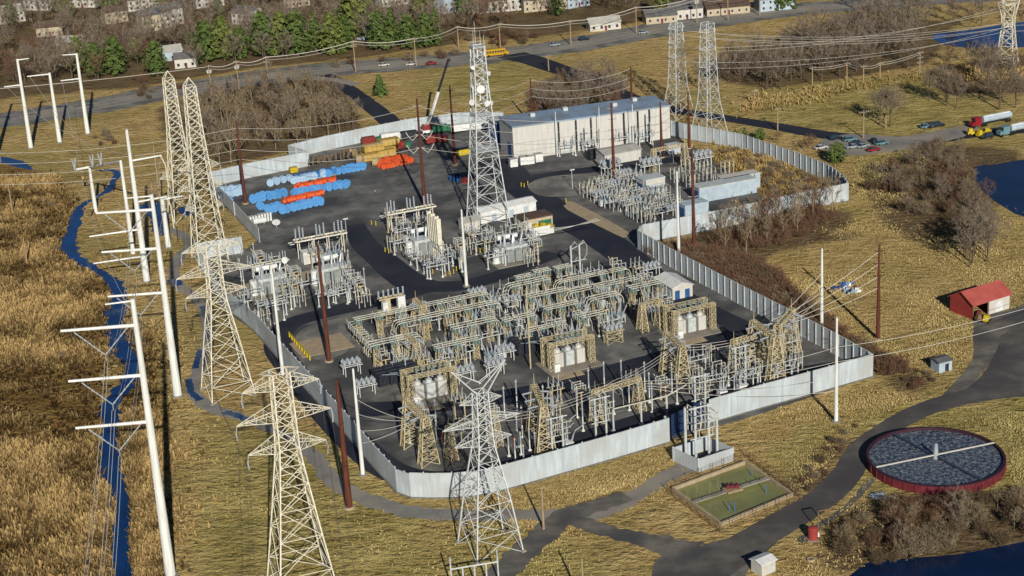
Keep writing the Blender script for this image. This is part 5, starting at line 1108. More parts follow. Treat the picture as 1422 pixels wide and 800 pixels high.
for ang3, m_ in ((rad(17),'siding_white'),(rad(-62),'walk_dark')):
    b = MB(); dx,dy = math.cos(ang3)*(R_-.1),math.sin(ang3)*(R_-.1); b.bar((-dx,-dy,2.0+(.26 if m_=='siding_white' else 0)),(dx,dy,2.0+(.26 if m_=='siding_white' else 0)),.34,.22); b.build('walkway',m_,t)
b = MB(); b.lathe(0,0,[(1.4,.55),(3.2,.5),(4.6,.35),(4.8,.2)],10); b.build('centre_column','porcelain_white',t)
# barn
g0,g1,g2 = PL(1317,432), PL(1351,444), PL(1402,428); d = g2-g1; L = d.length; Wb = (g1-g0).length; ang = math.atan2(d.y,d.x); n = Vector((-d.y,d.x)).normalized(); cc = (g1+g2)/2+n*Wb/2
t = thing('red_barn','red roofed barn with an open bay and one white front end','barn',cc,ang); hx, hy = L/2, Wb/2; h = 4.0; rh = 2.3
b = MB(); b.add([(-hx,-hy,0),(-hx,hy,0),(-hx,hy,h),(-hx,0,h+rh),(-hx,-hy,h)],[(0,4,3,2,1)]); b.add([(hx,-hy,0),(hx,hy,0),(hx,hy,h),(hx,0,h+rh),(hx,-hy,h)],[(0,1,2,3,4)]); b.add([(-hx,hy,0),(hx,hy,0),(hx,hy,h),(-hx,hy,h)],[(0,1,2,3)]); b.build('wall','barn_red',t)
b = MB(); b.box(hx*.42,-hy+.06,0,L*.56,.14,h-.05); b.build('front_panel','siding_white',t)
b = MB(); b.box(hx*.42,-hy-.03,.05,2.4,.06,2.8); b.build('door','white_paint',t)
b = MB(); b.box(-hx*.16,-hy+.2,0,.25,.25,h); b.box(-hx+.15,-hy+.2,0,.25,.25,h); b.build('post','wood',t)
b = MB(); b.box(-hx*.55,1.5,0.05,L*.36,.1,3.8); b.build('bay_shade_sheet','dark_steel',t)  # dark sheet set in the open bay, its colour standing in for interior shade
r = MB()
for s in (-1,1): r.add([(-hx-.5,s*(hy+.45),h-.3),(hx+.5,s*(hy+.45),h-.3),(hx+.5,0,h+rh),(-hx-.5,0,h+rh),(-hx-.5,s*(hy+.45),h-.14),(hx+.5,s*(hy+.45),h-.14),(hx+.5,0,h+rh+.16),(-hx-.5,0,h+rh+.16)],[(0,1,2,3),(4,5,6,7),(0,1,5,4),(1,2,6,5),(2,3,7,6),(3,0,4,7)])
r.build('roof','barn_roof',t)
for k,(px,py,m_) in enumerate(((1361,446,'wood'),(1370,447,'yellow_paint'),(1357,441,'maroon_paint'))):
    t = thing('farm_machine',('brown machine in the open bay of the barn','yellow machine in front of the barn bay','dark red machine under the barn roof')[k],'machine',G(px,py),rad(20+40*k)); b = MB(); b.box(0,0,.5,2.4,1.3,.8); b.box(-.5,0,1.3,.9,1.1,.7); b.build('body',m_,t)
    for x in (-.8,.8):
        for y in (-.7,.7): q = MB(); q.drum((x,y,.42),(0,1,0),.42,.25,9); q.build('wheel','rubber',t)
t = thing('grey_shed','small pale grey shed with a dark doorway beside the brush below the barn','shed',G(1307,513),UA); gable(t,3.6,3.2,2.6,.35,'siding_blue','grey_roof'); b = MB(); b.box(.4,-1.64,.05,1.0,.07,1.9); b.build('door','dark_steel',t)
t = thing('white_hut','small white hut at the bottom edge beside the road','hut',G(1060,793),UA+rad(10)); gable(t,3.4,3.0,2.5,.4,'siding_white','white_paint'); b = MB(); b.box(.6,-1.54,.05,.9,.07,1.9); b.build('door','pale_grey_paint',t)
t = thing('pump_tank','short red upright tank on the grass verge','tank',G(1129,749),0); b = MB(); b.lathe(0,0,[(.25,1.0),(2.4,1.0),(2.6,.8),(2.75,.3)],14); b.build('vessel','barn_red',t); b = MB(); b.box(0,0,0,2.4,2.4,.25); b.build('plinth','concrete',t); b = MB(); b.box(.95,-.6,.9,.3,.4,.9); b.build('gauge_box','white_paint',t)
t = thing('pipe_arch','thin square pipe arch beside the red tank','frame',G(1136,738),rad(15)); 
for x in (0,2.2): b = MB(); b.tube([(x,0,0),(x,0,4.4)],.12,6); b.build('post','wood',t)
b = MB(); b.tube([(0,0,4.4),(2.2,0,4.4)],.12,6); b.build('top_rail','wood',t)
for k,(px,py,m_) in enumerate(((1223,692,'siding_blue'),(1231,693,'white_paint'),(1218,688,'grey_blue_paint'))):
    t = thing('overturned_boat','upturned small boat on the grass by the round tank, %s' % ('middle one','right one','left one')[k],'boat',G(px,py),rad(-25+20*k)); b = MB()
    st = [(-2,.1,.1),(-1.4,.55,.45),(0,.75,.6),(1.3,.6,.5),(2.1,.12,.15)]; vs = []
    for x,w2,h2 in st: vs += [(x,-w2,.1),(x,-w2*.6,h2),(x,w2*.6,h2),(x,w2,.1)]
    b.add(vs,[(4*i+j,4*i+4+j,4*i+5+j,4*i+1+j) for i in range(4) for j in range(3)]); b.build('hull',m_,t); b = MB(); b.bar((-1.9,0,.2),(0,0,.66),.08); b.bar((0,0,.66),(2,0,.25),.08); b.build('keel','wood',t)
for k,(px,py) in enumerate(((1126,778),(1141,774))):
    t = thing('concrete_ring',('pale ring on the bottom verge, left one','dark ring on the bottom verge, right one')[k],'manhole',G(px,py),0); b = MB(); b.lathe(0,0,[(0,.8),(.35,.8),(.36,.45),(.1,.42)],14); b.build('ring','tan_concrete' if not k else 'wood',t); b = MB(); b.lathe(0,0,[(.2,.4),(.24,.4)],10); b.build('lid','dark_steel',t)
for k,(px,py,m_,m2) in enumerate(((1163,402,'blue_paint','pale_wood'),(1177,397,'white_paint','blue_plastic'),(1189,404,'maroon_paint','white_paint'),(1180,405,'dark_steel','pale_blue_plastic'))):
    t = thing('scrap_heap',('blue scrap heap, leftmost of the junk in the field','white scrap heap at the back of the junk in the field','red and white scrap heap, rightmost of the junk in the field','dark scrap heap at the front of the junk in the field')[k],'junk pile',G(px,py),rad(30*k)); b = MB(); c_ = MB()
    for j in range(9): x,y = random.uniform(-1.8,1.8),random.uniform(-1.2,1.2); (b if j%2 else c_).box(x,y,0,random.uniform(.5,1.6),random.uniform(.4,1.1),random.uniform(.3,1.0),random.uniform(0,3))
    b.build('boards',m_,t); c_.build('sheets',m2,t)
# ---------------------------------------------------------------- houses beyond the road
def house(label, px, py, rt, L, W, h, wm, rm, chim=True):
    t = thing('suburban_house',label,'house',G(px,py),rad(rt)); ro = gable(t,L,W,h,W*.28,wm,rm,.4)
    for s in (-1,1):
        for fl in range(int(h//2.6)):
            for k in range(max(2,int(L//3))):
                x = -L/2+L*(k+.5)/max(2,int(L//3)); f = MB(); f.box(x,s*(W/2+.03),.9+2.6*fl,1.1,.07,1.3); fo = f.build('window','siding_white' if wm!='siding_white' else 'grey_roof',t); g = MB(); g.box(x,s*(W/2+.06),1.0+2.6*fl,.9,.06,1.1); g.build('pane','glass',fo)
    for fl in range(int(h//2.6)): f = MB(); f.box(-L/2-.03,0,.9+2.6*fl,.07,1.1,1.3); f.build('window','glass',t)
    b = MB(); b.box(.2,-W/2-.03,0,1.0,.08,2.1); b.build('door','maroon_paint',t)
    if chim: b = MB(); b.box(L*.28,W*.12,h+W*.1,.8,.8,W*.28); b.build('chimney','siding_brick',ro)
HS = [(60,12,-20,16,9,5.6,'siding_white','grey_roof','at the top edge far left'),(14,30,30,13,9,5.6,'siding_white','pale_roof','at the far left edge behind the trees'),(160,30,25,11,8,5.6,'siding_cream','brown_roof','with brown roof left of the row of gables'),(208,42,30,9,8,7.8,'siding_cream','grey_roof','first of the stepped row of gables'),(222,38,30,9,8,7.8,'siding_white','grey_roof','second of the stepped row of gables'),(238,33,30,10,8,7.8,'siding_white','grey_roof','third of the stepped row of gables'),(345,32,-30,12,9,5.6,'siding_white','grey_roof','with white gables above the left evergreens'),(360,40,-30,9,8,5.6,'siding_white','pale_roof','small one right of the white gables'),(238,82,20,9,7,4.2,'siding_blue','pale_roof','pale roofed among the evergreens'),(258,92,10,9,7,4.2,'siding_white','grey_roof','white walled among the evergreens by the highway'),(70,48,10,12,8,4.4,'siding_cream','brown_roof','low cream one in the left wood'),(100,66,0,12,8,3.2,'siding_cream','pale_roof','low long one behind the three white poles'),(435,58,80,10,8,5.6,'siding_cream','pale_roof','tan one between two evergreens'),(505,52,60,9,7,5.6,'siding_blue','pale_roof','blue-white one right of the tallest evergreen'),(625,14,40,15,10,7.8,'siding_blue','grey_roof','tall pale blue one at the top centre'),(692,14,10,22,10,5.6,'siding_white','siding_brick','white one with red roof at the top centre'),(757,12,10,22,10,5.6,'siding_cream','grey_roof','wide cream one right of the red roofed house'),(797,8,30,12,9,7.8,'siding_blue','grey_roof','tall pale blue one right of the cream house'),(838,40,12,14,7,3.4,'siding_white','pale_roof','low white one by the road'),(916,30,8,14,8,3.4,'siding_cream','grey_roof','low cream one hidden by shrubs beyond the road'),(950,24,10,15,9,4.6,'siding_white','grey_roof','white one with porch beyond the road'),(1008,18,10,20,8,3.4,'siding_cream','brown_roof','long low one beyond the right end of the road'),(1075,12,10,16,9,5.6,'siding_blue','grey_roof','dark shaded one at the right end of the road'),(410,8,20,13,8,5.6,'siding_cream','grey_roof','cream one at the top left of centre'),(290,8,20,14,8,5.6,'siding_white','pale_roof','white one at the top edge above the stepped gables'),(200,12,15,16,9,5.6,'siding_white','grey_roof','white one at the top edge left of centre'),(120,8,-15,14,9,5.6,'siding_white','brown_roof','white one at the top edge above the left wood'),(545,6,25,14,9,5.6,'siding_white','grey_roof','white one at the top edge right of centre')]
for px,py,rt,L,W,h,wm,rm,lab in HS: house('house '+lab if not lab.startswith('white') else 'house, '+lab, px,py,rt,L,W,h,wm,rm)
# ---------------------------------------------------------------- vegetation
def rv(): v = Vector((random.gauss(0,1),random.gauss(0,1),random.gauss(0,1))); return v.normalized()
class Tri(MB):
    def blade(s, p, q, w):
        d = (q-p); x = d.cross(rv()); 
        if x.length < 1e-5: return
        x = x.normalized()*(w/2); s.add([tuple(p-x),tuple(p+x),tuple(q+x*.5),tuple(q-x*.5)],[(0,1,2,3)])
def make_bare(label_m, H, spread, seed, twig, tw=.075, limbs=8, up=.55, trunk_r=.2, sub=(5,5,4), trunkm='bark'):
    random.seed(seed); t = thing('bare_tree','','tree'); tr = MB(); cr = Tri()
    lean = Vector((random.uniform(-.06,.06),random.uniform(-.06,.06),1)); th = H*.62
    tp = [Vector((0,0,-.1)),lean*th*.4,lean*th]; tr.tube(tp,trunk_r,6,trunk_r*.35)
    for i in range(limbs):
        k = .28+.72*(i+random.random())/limbs; p = lean*th*k; a = i*2.4+random.random(); d = Vector((math.cos(a),math.sin(a),up+random.random()*.7+k*.6)).normalized(); L = spread*(1.15-.45*k)*random.uniform(.8,1.2)+H*.12
        q1 = p+d*L*.5; d2 = (d+Vector((0,0,.25))+rv()*.2).normalized(); q2 = q1+d2*L*.5; tr.tube([p,q1,q2],trunk_r*.42,4,trunk_r*.1,False)
        for j in range(sub[0]):
            kk = .3+.7*(j+random.random())/sub[0]; b = p.lerp(q1,kk*2) if kk < .5 else q1.lerp(q2,kk*2-1); e = (d2+rv()*.85+Vector((0,0,.3))).normalized(); l = L*.42*random.uniform(.7,1.2); be = b+e*l; cr.blade(b,be,tw*1.7)
            for m in range(sub[1]):
                c = b.lerp(be,.25+.75*(m+random.random())/sub[1]); f = (e+rv()*.9+Vector((0,0,.25))).normalized(); ll = l*.5*random.uniform(.7,1.3); ce = c+f*ll; cr.blade(c,ce,tw*1.1)
                for n in range(sub[2]): g = c.lerp(ce,random.uniform(.3,1)); cr.blade(g, g+(f+rv()*.9).normalized()*ll*random.uniform(.45,.8), tw*.85)
    tr.build('trunk',trunkm,t); cr.build('crown',twig,t); return t
def make_ever(H, W, seed, m, kind='cone', n=1500):
    random.seed(seed); t = thing('evergreen_tree','','tree'); tr = MB(); tr.tube([(0,0,-.1),(0,0,H*.6),(0,0,H*.96)],H*.022,6,.04); cr = MB()
    tips = []
    nb = 46
    for i in range(nb):
        k = (i+.5)/nb; z = H*(.10+.88*k); a = i*2.4+random.random()*.5
        R_ = W/2*((1-k)**.75 if kind=='cone' else math.sin(math.pi*(.16+.80*k))**.7)*random.uniform(.72,1.12); tips.append((z,a,R_))
        tr.tube([(0,0,z-.2*R_),(R_*.9*math.cos(a),R_*.9*math.sin(a),z)],.06,3,.02,False)
    for z,a,R_ in tips:
        for j in range(max(6,int(n/nb))):
            k = math.sqrt(random.random()); p = Vector((R_*k*math.cos(a),R_*k*math.sin(a),z-.12*R_*k))+rv()*(.25+.22*R_)*random.random()
            s = random.uniform(.22,.5)*(.7+H/22); n_ = (rv()+Vector((math.cos(a),math.sin(a),.8))).normalized(); x = n_.cross(rv()).normalized()*s; y = n_.cross(x).normalized()*s*.6
            cr.add([tuple(p-x),tuple(p-y*.8),tuple(p+x),tuple(p+y)],[(0,1,2,3)])
    tr.build('trunk','bark',t); cr.build('crown',m,t); return t
def make_bush(H, W, seed, twig, tw=.06, n=58):
    random.seed(seed); t = thing('bare_shrub','','shrub'); st = Tri(); cr = Tri()
    for i in range(n):
        a = random.random()*6.283; r = W*.22*math.sqrt(random.random()); p = Vector((r*math.cos(a),r*math.sin(a),0)); q = Vector((p.x*2.6+random.gauss(0,.3)*W*.3,p.y*2.6+random.gauss(0,.3)*W*.3,H*random.uniform(.5,1))); st.blade(p,q,tw*1.2)
        for j in range(7):
            b = p.lerp(q,random.uniform(.25,1)); d = (q-p).normalized(); e = b+(d+rv()*1.0).normalized()*H*random.uniform(.18,.4); cr.blade(b,e,tw)
            for m in range(3): c = b.lerp(e,random.uniform(.3,1)); cr.blade(c,c+(d+rv()).normalized()*H*random.uniform(.1,.22),tw*.85)
    st.build('stems','bark',t); cr.build('twigs',twig,t); return t
BT = [Proto(make_bare('',13,3.6,s,'twigs',.085,9,.5,.24)) for s in (1,2,3,4)]
BP = [Proto(make_bare('',12.5,2.4,s,'pale_twigs',.075,8,1.0,.17,(4,4,4),'pale_bark')) for s in (5,6,7)]
BR = [Proto(make_bare('',11,3.2,s,'red_twigs',.085,9,.55,.2)) for s in (8,9)]
BIG = [Proto(make_bare('',17,5.2,s,'twigs',.085,11,.45,.34,(6,6,5))) for s in (10,11)]
EV = [Proto(make_ever(16,11,21,'pine_needles','round',2600)), Proto(make_ever(17,10.5,22,'pale_needles','round',2600)), Proto(make_ever(18,9.5,23,'pine_needles','cone',2300))]
EVS = [Proto(make_ever(4.5,3.4,24,'pine_needles','cone',900)), Proto(make_ever(5,5.4,25,'pine_needles','round',1000))]
SB = [Proto(make_bush(2.8,3.6,s,k)) for s,k in ((31,'shrub_twigs'),(32,'red_twigs'),(33,'pale_twigs'))]
random.seed(99)
def scatter(poly, n, mind):
    W_ = [G(*p) for p in poly]; xs = [p[0] for p in W_]; ys = [p[1] for p in W_]; out = []; tries = 0
    while len(out) < n and tries < n*60:
        tries += 1; x = random.uniform(min(xs),max(xs)); y = random.uniform(min(ys),max(ys))
        if not inside(W_, np.array([[x]]), np.array([[y]]))[0,0]: continue
        if any((x-a)**2+(y-b)**2 < mind*mind for a,b in out): continue
        out.append((x,y))
    return out
def plant(protos, spots, label, group, lo=.8, hi=1.2, weights=None):
    for p in spots:
        P = random.choices(protos, weights)[0]; s = random.uniform(lo,hi); P.place(p, random.random()*6.28, label, group, (s*random.uniform(.9,1.1),s*random.uniform(.9,1.1),s))
plant(BP+BT[:1], scatter([(236,165),(310,142),(420,124),(462,140),(500,182),(430,202),(380,216),(300,238),(268,222)],56,3.6), 'slender bare tan tree in the wood behind the reel yard wall', 'slender trees behind the reel yard wall',.85,1.15)
plant(BT+BR[:1], scatter([(742,168),(758,135),(800,122),(850,114),(866,140),(858,158),(800,168)],28,3.4), 'bare grey-brown tree in the grove behind the big hall', 'trees behind the big hall',.6,.9)
plant(BT, scatter([(965,128),(1010,100),(1090,76),(1150,46),(1200,24),(1290,36),(1275,62),(1296,92),(1180,104),(1080,126)],46,5), 'bare grey-brown tree in the grove between the field and the marsh', 'trees between the field and the marsh',.95,1.3)
for px,py,s,lab in ((1222,174,.8,'left of two in the lawn behind the car park'),(1236,176,.85,'right of two in the lawn behind the car park'),(1290,140,.75,'leftmost of the lawn trees near the tankers'),(1315,147,.9,'with forked pale trunk in the lawn near the tankers'),(1328,150,.7,'small one right of the forked lawn tree'),(1388,152,1.25,'very large one above the tankers'),(1372,120,1.0,'behind the very large lawn tree'),(1410,150,.8,'at the right edge behind the tankers')): random.choice(BIG).place(G(px,py),random.random()*6,'broad bare tree, '+lab,None,s)
plant(BT+BR, scatter([(1180,14),(1430,24),(1430,40),(1300,44),(1240,30)],13,6), 'bare tree along the far shore of the upper pond', 'trees beyond the upper pond',.8,1.1)
plant(BR+BT[:2], scatter([(1290,92),(1340,74),(1385,84),(1422,86),(1422,110),(1340,108)],10,5), 'bare reddish tree on the near shore of the upper pond', 'trees on the near shore of the upper pond',.5,.85)
plant(BT+BP[:1], scatter([(1328,345),(1365,335),(1378,362),(1342,372)],11,2.5), 'tall bare tree in the dark clump between the field and the side pond', 'tall clump by the side pond',.9,1.15)
plant(BR+BT[:2]+SB, scatter([(1200,262),(1240,236),(1300,205),(1345,218),(1352,262),(1385,300),(1330,318),(1260,300)],24,5), 'bare brown tree on the shore of the side pond', 'trees on the side pond shore',.5,.75,[1,1,1,1,0,0,0])
plant(SB, scatter([(1200,262),(1240,236),(1300,205),(1345,218),(1352,262),(1385,300),(1330,318),(1260,300)],40,3.4), 'brown shrub on the shore of the side pond', 'shrubs on the side pond shore',.8,1.4)
BR[1].place(G(1372,283),1,'reddish bare tree standing alone against the side pond',None,.7); BP[0].place(G(1400,335),2,'pale dead tree standing alone below the side pond',None,.62)
plant(BP+BR[:1], scatter([(985,345),(1020,318),(1070,305),(1140,292),(1160,300),(1120,325),(1060,345),(1010,360)],22,3.6), 'bare tan tree in front of the pale wall right of the bend', 'trees in front of the wall right of the bend',.8,1.2)
plant(SB, scatter([(905,352),(950,350),(1010,362),(1060,385),(1110,430),(1180,480),(1260,520),(1230,522),(1170,492),(1100,450),(1010,402),(950,372)],105,2.2), 'dark bare shrub in the thicket outside the right wall', 'shrubs of the thicket outside the right wall',.9,1.4,[2,4,1])
plant(SB, scatter([(1000,206),(1060,222),(1120,242),(1160,262),(1130,282),(1080,284),(1055,250),(1010,228)],36,3), 'tan shrub on the dry slope inside the curved wall', 'shrubs on the dry slope',.5,.95,[1,1,4])
plant(SB, scatter([(1150,772),(1180,730),(1240,706),(1300,694),(1422,688),(1440,750),(1330,768),(1210,786)],38,3.0), 'bare brown shrub on the bank between the round tank and the near pond', 'shrubs on the near pond bank',.7,1.35,[2,2,3])
plant(SB, scatter([(1090,680),(1115,640),(1170,602),(1196,590),(1180,612),(1130,685)],12,2.5)+scatter([(1225,515),(1275,512),(1300,530),(1270,545)],8,2.5), 'low dark shrub in the hollow left of the service road', 'shrubs in the hollow by the service road',.3,.6)
plant(BP+BT[:1], scatter([(1170,760),(1260,715),(1400,700),(1420,740),(1300,760)],9,4), 'slim bare tree among the shrubs of the near pond bank', 'slim trees on the near pond bank',.4,.55)
plant(SB, scatter([(-30,240),(60,250),(100,300),(60,420),(130,480),(100,560),(-30,560)],18,8), 'low brown shrub in the left marsh', 'shrubs in the left marsh',.35,.6)
plant(SB, scatter([(190,108),(250,118),(250,140),(190,150)],8,4)+scatter([(130,190),(160,185),(165,205),(130,205)],5,3), 'dark shrub between the white poles and the highway', 'shrubs by the highway',.5,1.0)
plant(SB, scatter([(640,52),(700,46),(760,52),(740,62),(660,66)],14,5)+scatter([(440,90),(640,74),(640,80),(470,96)],9,6), 'shrub on the far side of the road near the junction', 'shrubs near the junction',.7,1.2)
for px,py,P,s,lab in ((1122,212,BR[0],.55,'rounded brown one at the end of the car park'),(1080,200,BR[1],.4,'small reddish one outside the curved wall'),(1128,208,BR[1],.5,'reddish one at the left of the car park')): P.place(G(px,py),1,'bare bushy tree, '+lab,None,s)
# trees beyond the countable ones of the groves
# the wood around the houses: nearest trees one by one, the rest as one far wood
front = scatter([(-30,148),(100,126),(230,106),(330,94),(450,84),(560,74),(640,62),(700,50),(700,30),(560,40),(400,52),(200,66),(-30,90)],72,6.5)
HP = [G(h[0],h[1]) for h in HS]; EVP = [(111,98),(131,103),(160,101),(219,106),(287,87),(312,84),(335,82),(368,79),(393,77),(414,78),(462,77),(494,56),(528,70),(568,68)]
def clear(p, r=9): return all((p[0]-a)**2+(p[1]-b)**2 > r*r for a,b in HP)
plant(BT+BR, [p for p in front if clear(p) and all((p[0]-G(*q)[0])**2+(p[1]-G(*q)[1])**2 > 81 for q in EVP)], 'bare brown tree in the wood between the houses and the highway', 'bare trees between the houses and the highway',.95,1.35,[3,3,3,3,2,2])
for k,(px,py,i,s,lab) in enumerate(((111,104,1,1.0,'left of three by the white poles'),(133,107,0,.95,'middle of three by the white poles'),(162,105,0,1.05,'right of three by the white poles'),(219,106,0,.95,'dark one left of the white walled house'),(287,87,0,1.15,'left of the pair by the third line pole'),(312,84,1,1.15,'right of the pair by the third line pole'),(335,82,0,.9,'short one right of the pair by the third line pole'),(368,79,0,1.25,'broad one above the line poles'),(393,77,1,1.15,'second broad one above the line poles'),(414,78,0,1.25,'third broad one above the line poles'),(462,77,1,1.1,'left of the tallest one'),(478,72,0,1.0,'behind the left neighbour of the tallest'),(494,56,1,1.5,'the tallest, at the top edge'),(528,70,0,1.1,'right of the tallest one'),(545,68,2,1.0,'second right of the tallest one'),(568,68,0,.95,'third right of the tallest one'),(592,66,0,.95,'above the white cars'),(606,62,2,.9,'right end of the evergreen belt'),(82,18,1,.7,'top edge beside the far left house'),(97,24,1,.6,'second at the top edge far left'),(148,16,0,.9,'dark one at the top edge'),(161,14,2,.9,'second dark one at the top edge'),(226,22,1,.7,'yellow-green one above the gables'),(303,20,2,.8,'top edge left of centre'),(16,34,0,.7,'small one at the left edge'),(590,26,1,1.1,'top edge right of centre'),(645,22,0,.9,'top edge by the tall blue house'),(775,22,2,1.0,'between the cream and blue houses'),(918,24,1,.9,'yellow-green one behind the low cream house'),(1083,14,0,.8,'at the right end of the road, left one'),(1097,12,2,.8,'at the right end of the road, right one'),(190,84,1,.6,'small one in the wood left of the dark one'),(440,74,2,1.0,'beside the tan house'))):
    EV[i].place(G(px,py),k,'green evergreen, '+lab,None,s)
EVS[0].place(G(528,134),0,'lone dark cone shaped evergreen on the grass beside the gate road',None,1.9)
for px,py,i,s,lab in ((1021,193,0,.75,'small dark one outside the curved wall, left'),(1034,193,0,.85,'small dark one outside the curved wall, middle'),(1055,195,1,.85,'wide low one outside the curved wall'),(1162,226,1,1.35,'rounded green one at the corner of the car park')): EVS[i].place(G(px,py),1,'evergreen shrub tree, '+lab,None,s)
# far wood as one mass
def far_wood(nm, lab, mk, protos, pts, s0, s1, frac):
    src = []
    for P in protos:
        for ch in P.root.children:
            me = ch.data; v = np.empty(len(me.vertices)*3); me.vertices.foreach_get('co',v); v = v.reshape(-1,3)
            if ch.name.startswith(('crown','twigs')): f = np.empty(len(me.loops),dtype=int); me.loops.foreach_get('vertex_index',f); src.append((v,f.reshape(-1,4)))
    V=[];Fc=[];o=0
    for x,y in pts:
        if not clear((x,y),6): continue
        v,f = src[random.randrange(len(src))]; sel = NR.random(len(f)) < frac; f = f[sel]; s = random.uniform(s0,s1); a = random.random()*6.28
        used, inv = np.unique(f.ravel(), return_inverse=True); w2 = v[used]*s; c,sn = math.cos(a),math.sin(a); q = np.stack([w2[:,0]*c-w2[:,1]*sn+x, w2[:,0]*sn+w2[:,1]*c+y, w2[:,2]],-1); V.append(q); Fc.append(inv.reshape(-1,4)+o); o += len(q)
    ob = np_mesh(nm, np.concatenate(V), np.concatenate(Fc), [M[mk]]); tag(ob,lab,'woodland',None,'stuff')
far_wood('far_wood','brown mass of bare woodland among the houses at the top','twigs',(BT[0],BT[1],BT[3],BR[0]),scatter([(-60,140),(100,118),(230,96),(330,84),(450,74),(560,62),(700,42),(1000,8),(1300,2),(1300,-40),(-200,-60)],760,5.8),.8,1.35,.55)
far_wood('wood_thicket','tangle of thin bare saplings filling the wood behind the reel yard wall','pale_twigs',BP,scatter([(232,168),(310,142),(420,122),(464,138),(502,182),(430,203),(380,217),(300,238),(268,222)],95,2.4),.6,1.0,.8)
far_wood('grove_thicket','tangle of thin saplings filling the grove between the field and the marsh','twigs',BT,scatter([(965,128),(1010,100),(1090,76),(1150,46),(1200,24),(1290,36),(1275,62),(1296,92),(1180,104),(1080,126)],60,4)+scatter([(742,168),(758,135),(800,122),(850,114),(866,140),(858,158),(800,168)],30,3.2),.55,.95,.75)
far_wood('thicket_growth','dense red-brown undergrowth filling the thicket outside the right wall','red_twigs',SB,scatter([(900,352),(950,345),(1010,352),(1070,375),(1120,425),(1185,478),(1265,518),(1230,524),(1165,492),(1100,452),(1010,404),(950,374)],260,1.6)+scatter([(985,345),(1020,318),(1070,305),(1140,292),(1165,300),(1120,330),(1060,350)],70,2),.55,1.1,.9)
# ---------------------------------------------------------------- grass tufts
def vnoise(P, s):
    g = NR.random((64,64))*2-1; x = P[:,0]/s+100; y = P[:,1]/s+100; i = np.floor(x).astype(int); j = np.floor(y).astype(int); u = x-i; v = y-j; u = u*u*(3-2*u); v = v*v*(3-2*v); A = lambda a,b: g[a%64,b%64]
    return (A(i,j)*(1-u)+A(i+1,j)*u)*(1-v)+(A(i,j+1)*(1-u)+A(i+1,j+1)*u)*v
def tufts(name, polys, n, h0, h1, spread, blades, label, cols, lean=.5, keep=None, cat='grass', feather=7.0, patchy=.34):
    P = []
    for poly, share in polys:
        W_ = [G(*p) for p in poly]; lo = np.min(W_,0); hi = np.max(W_,0); k = int(n*share*2.2)
        q = NR.random((k,2))*(hi-lo)+lo; q = q[inside(W_, q[:,0], q[:,1])]; P.append(q+NR.normal(0,feather,q.shape)*NR.random((len(q),1))**2)
    P = np.concatenate(P)
    if keep is not None: P = P[keep(P)]
    # clumping: fewer, smaller tufts in hollows
    nz = np.clip(vnoise(P,45)*.6+vnoise(P,16)*1.0+vnoise(P,5)*.7,-1,1)
    ok = NR.random(len(P)) < .55+.45*nz; P = P[ok]; nz = nz[ok]
    if len(P) > n: s = NR.permutation(len(P))[:n]; P = P[s]; nz = nz[s]
    N = len(P); h = (h0+(h1-h0)*NR.random(N)**1.5)*(1+.25*nz); ang = NR.random((N,blades))*6.283
    dx, dy = np.cos(ang), np.sin(ang); out = spread*(.4+.9*NR.random((N,blades)))*h[:,None]; wd = (.10+.15*NR.random((N,blades)))*np.sqrt(h)[:,None]
    bx = P[:,0:1]+dx*.12*h[:,None]; by = P[:,1:2]+dy*.12*h[:,None]; tx = bx+dx*out; ty = by+dy*out; tz = h[:,None]*(.65+.45*NR.random((N,blades)))
    A = np.stack([bx-dy*wd,by+dx*wd,np.full_like(bx,-.03)],-1); B = np.stack([bx+dy*wd,by-dx*wd,np.full_like(bx,-.03)],-1); C = np.stack([tx+dy*wd*.5,ty-dx*wd*.5,tz],-1); D = np.stack([tx-dy*wd*.5,ty+dx*wd*.5,tz],-1)
    v = np.stack([A,B,C,D],2).reshape(-1,3); f = np.arange(len(v)).reshape(-1,4)
    t = NR.random((N,1))*.65+NR.random((N,blades))*.35; t = np.clip(t+patchy*nz[:,None],0,1)
    gz = np.zeros(N,bool)
    for q in GREEN: gz |= inside([G(*z) for z in q], P[:,0], P[:,1])
    gz = (gz & (NR.random(N) < .8))[:,None,None]
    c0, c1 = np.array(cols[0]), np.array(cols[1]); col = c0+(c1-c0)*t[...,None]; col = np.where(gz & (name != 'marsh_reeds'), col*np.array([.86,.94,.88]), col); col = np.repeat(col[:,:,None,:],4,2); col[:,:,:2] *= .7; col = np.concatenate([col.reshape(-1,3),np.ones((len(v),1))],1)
    m = bpy.data.materials.new(name+'_blades'); m.use_nodes = True; nt = m.node_tree; b = nt.nodes['Principled BSDF']; b.inputs['Roughness'].default_value = .95; b.inputs['Specular IOR Level'].default_value = .05
    at = nt.nodes.new('ShaderNodeAttribute'); at.attribute_name = 'tint'; nt.links.new(at.outputs['Color'], b.inputs['Base Color'])
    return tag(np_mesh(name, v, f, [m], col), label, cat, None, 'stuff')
STREAM = np.array([[p.x,p.y] for p in spline([G(a,b) for a,b in ((160,247),(152,262),(133,275),(117,283),(108,296),(101,322),(95,344),(112,365),(142,380),(160,396),(164,416),(160,440),(166,474),(183,503),(178,530),(158,558),(154,597),(152,640),(164,675),(172,706),(168,746),(172,800),(175,850))],8)])
DITCH = np.array([[p.x,p.y] for p in spline([G(a,b) for a,b in ((234,318),(256,328),(264,341),(248,357),(242,378),(248,396),(270,412),(286,436),(287,476),(276,512),(268,540),(280,558),(304,571),(330,578),(362,590),(400,606),(432,630),(462,668),(500,690),(545,705),(600,714),(720,715),(830,714),(928,660))],8)])
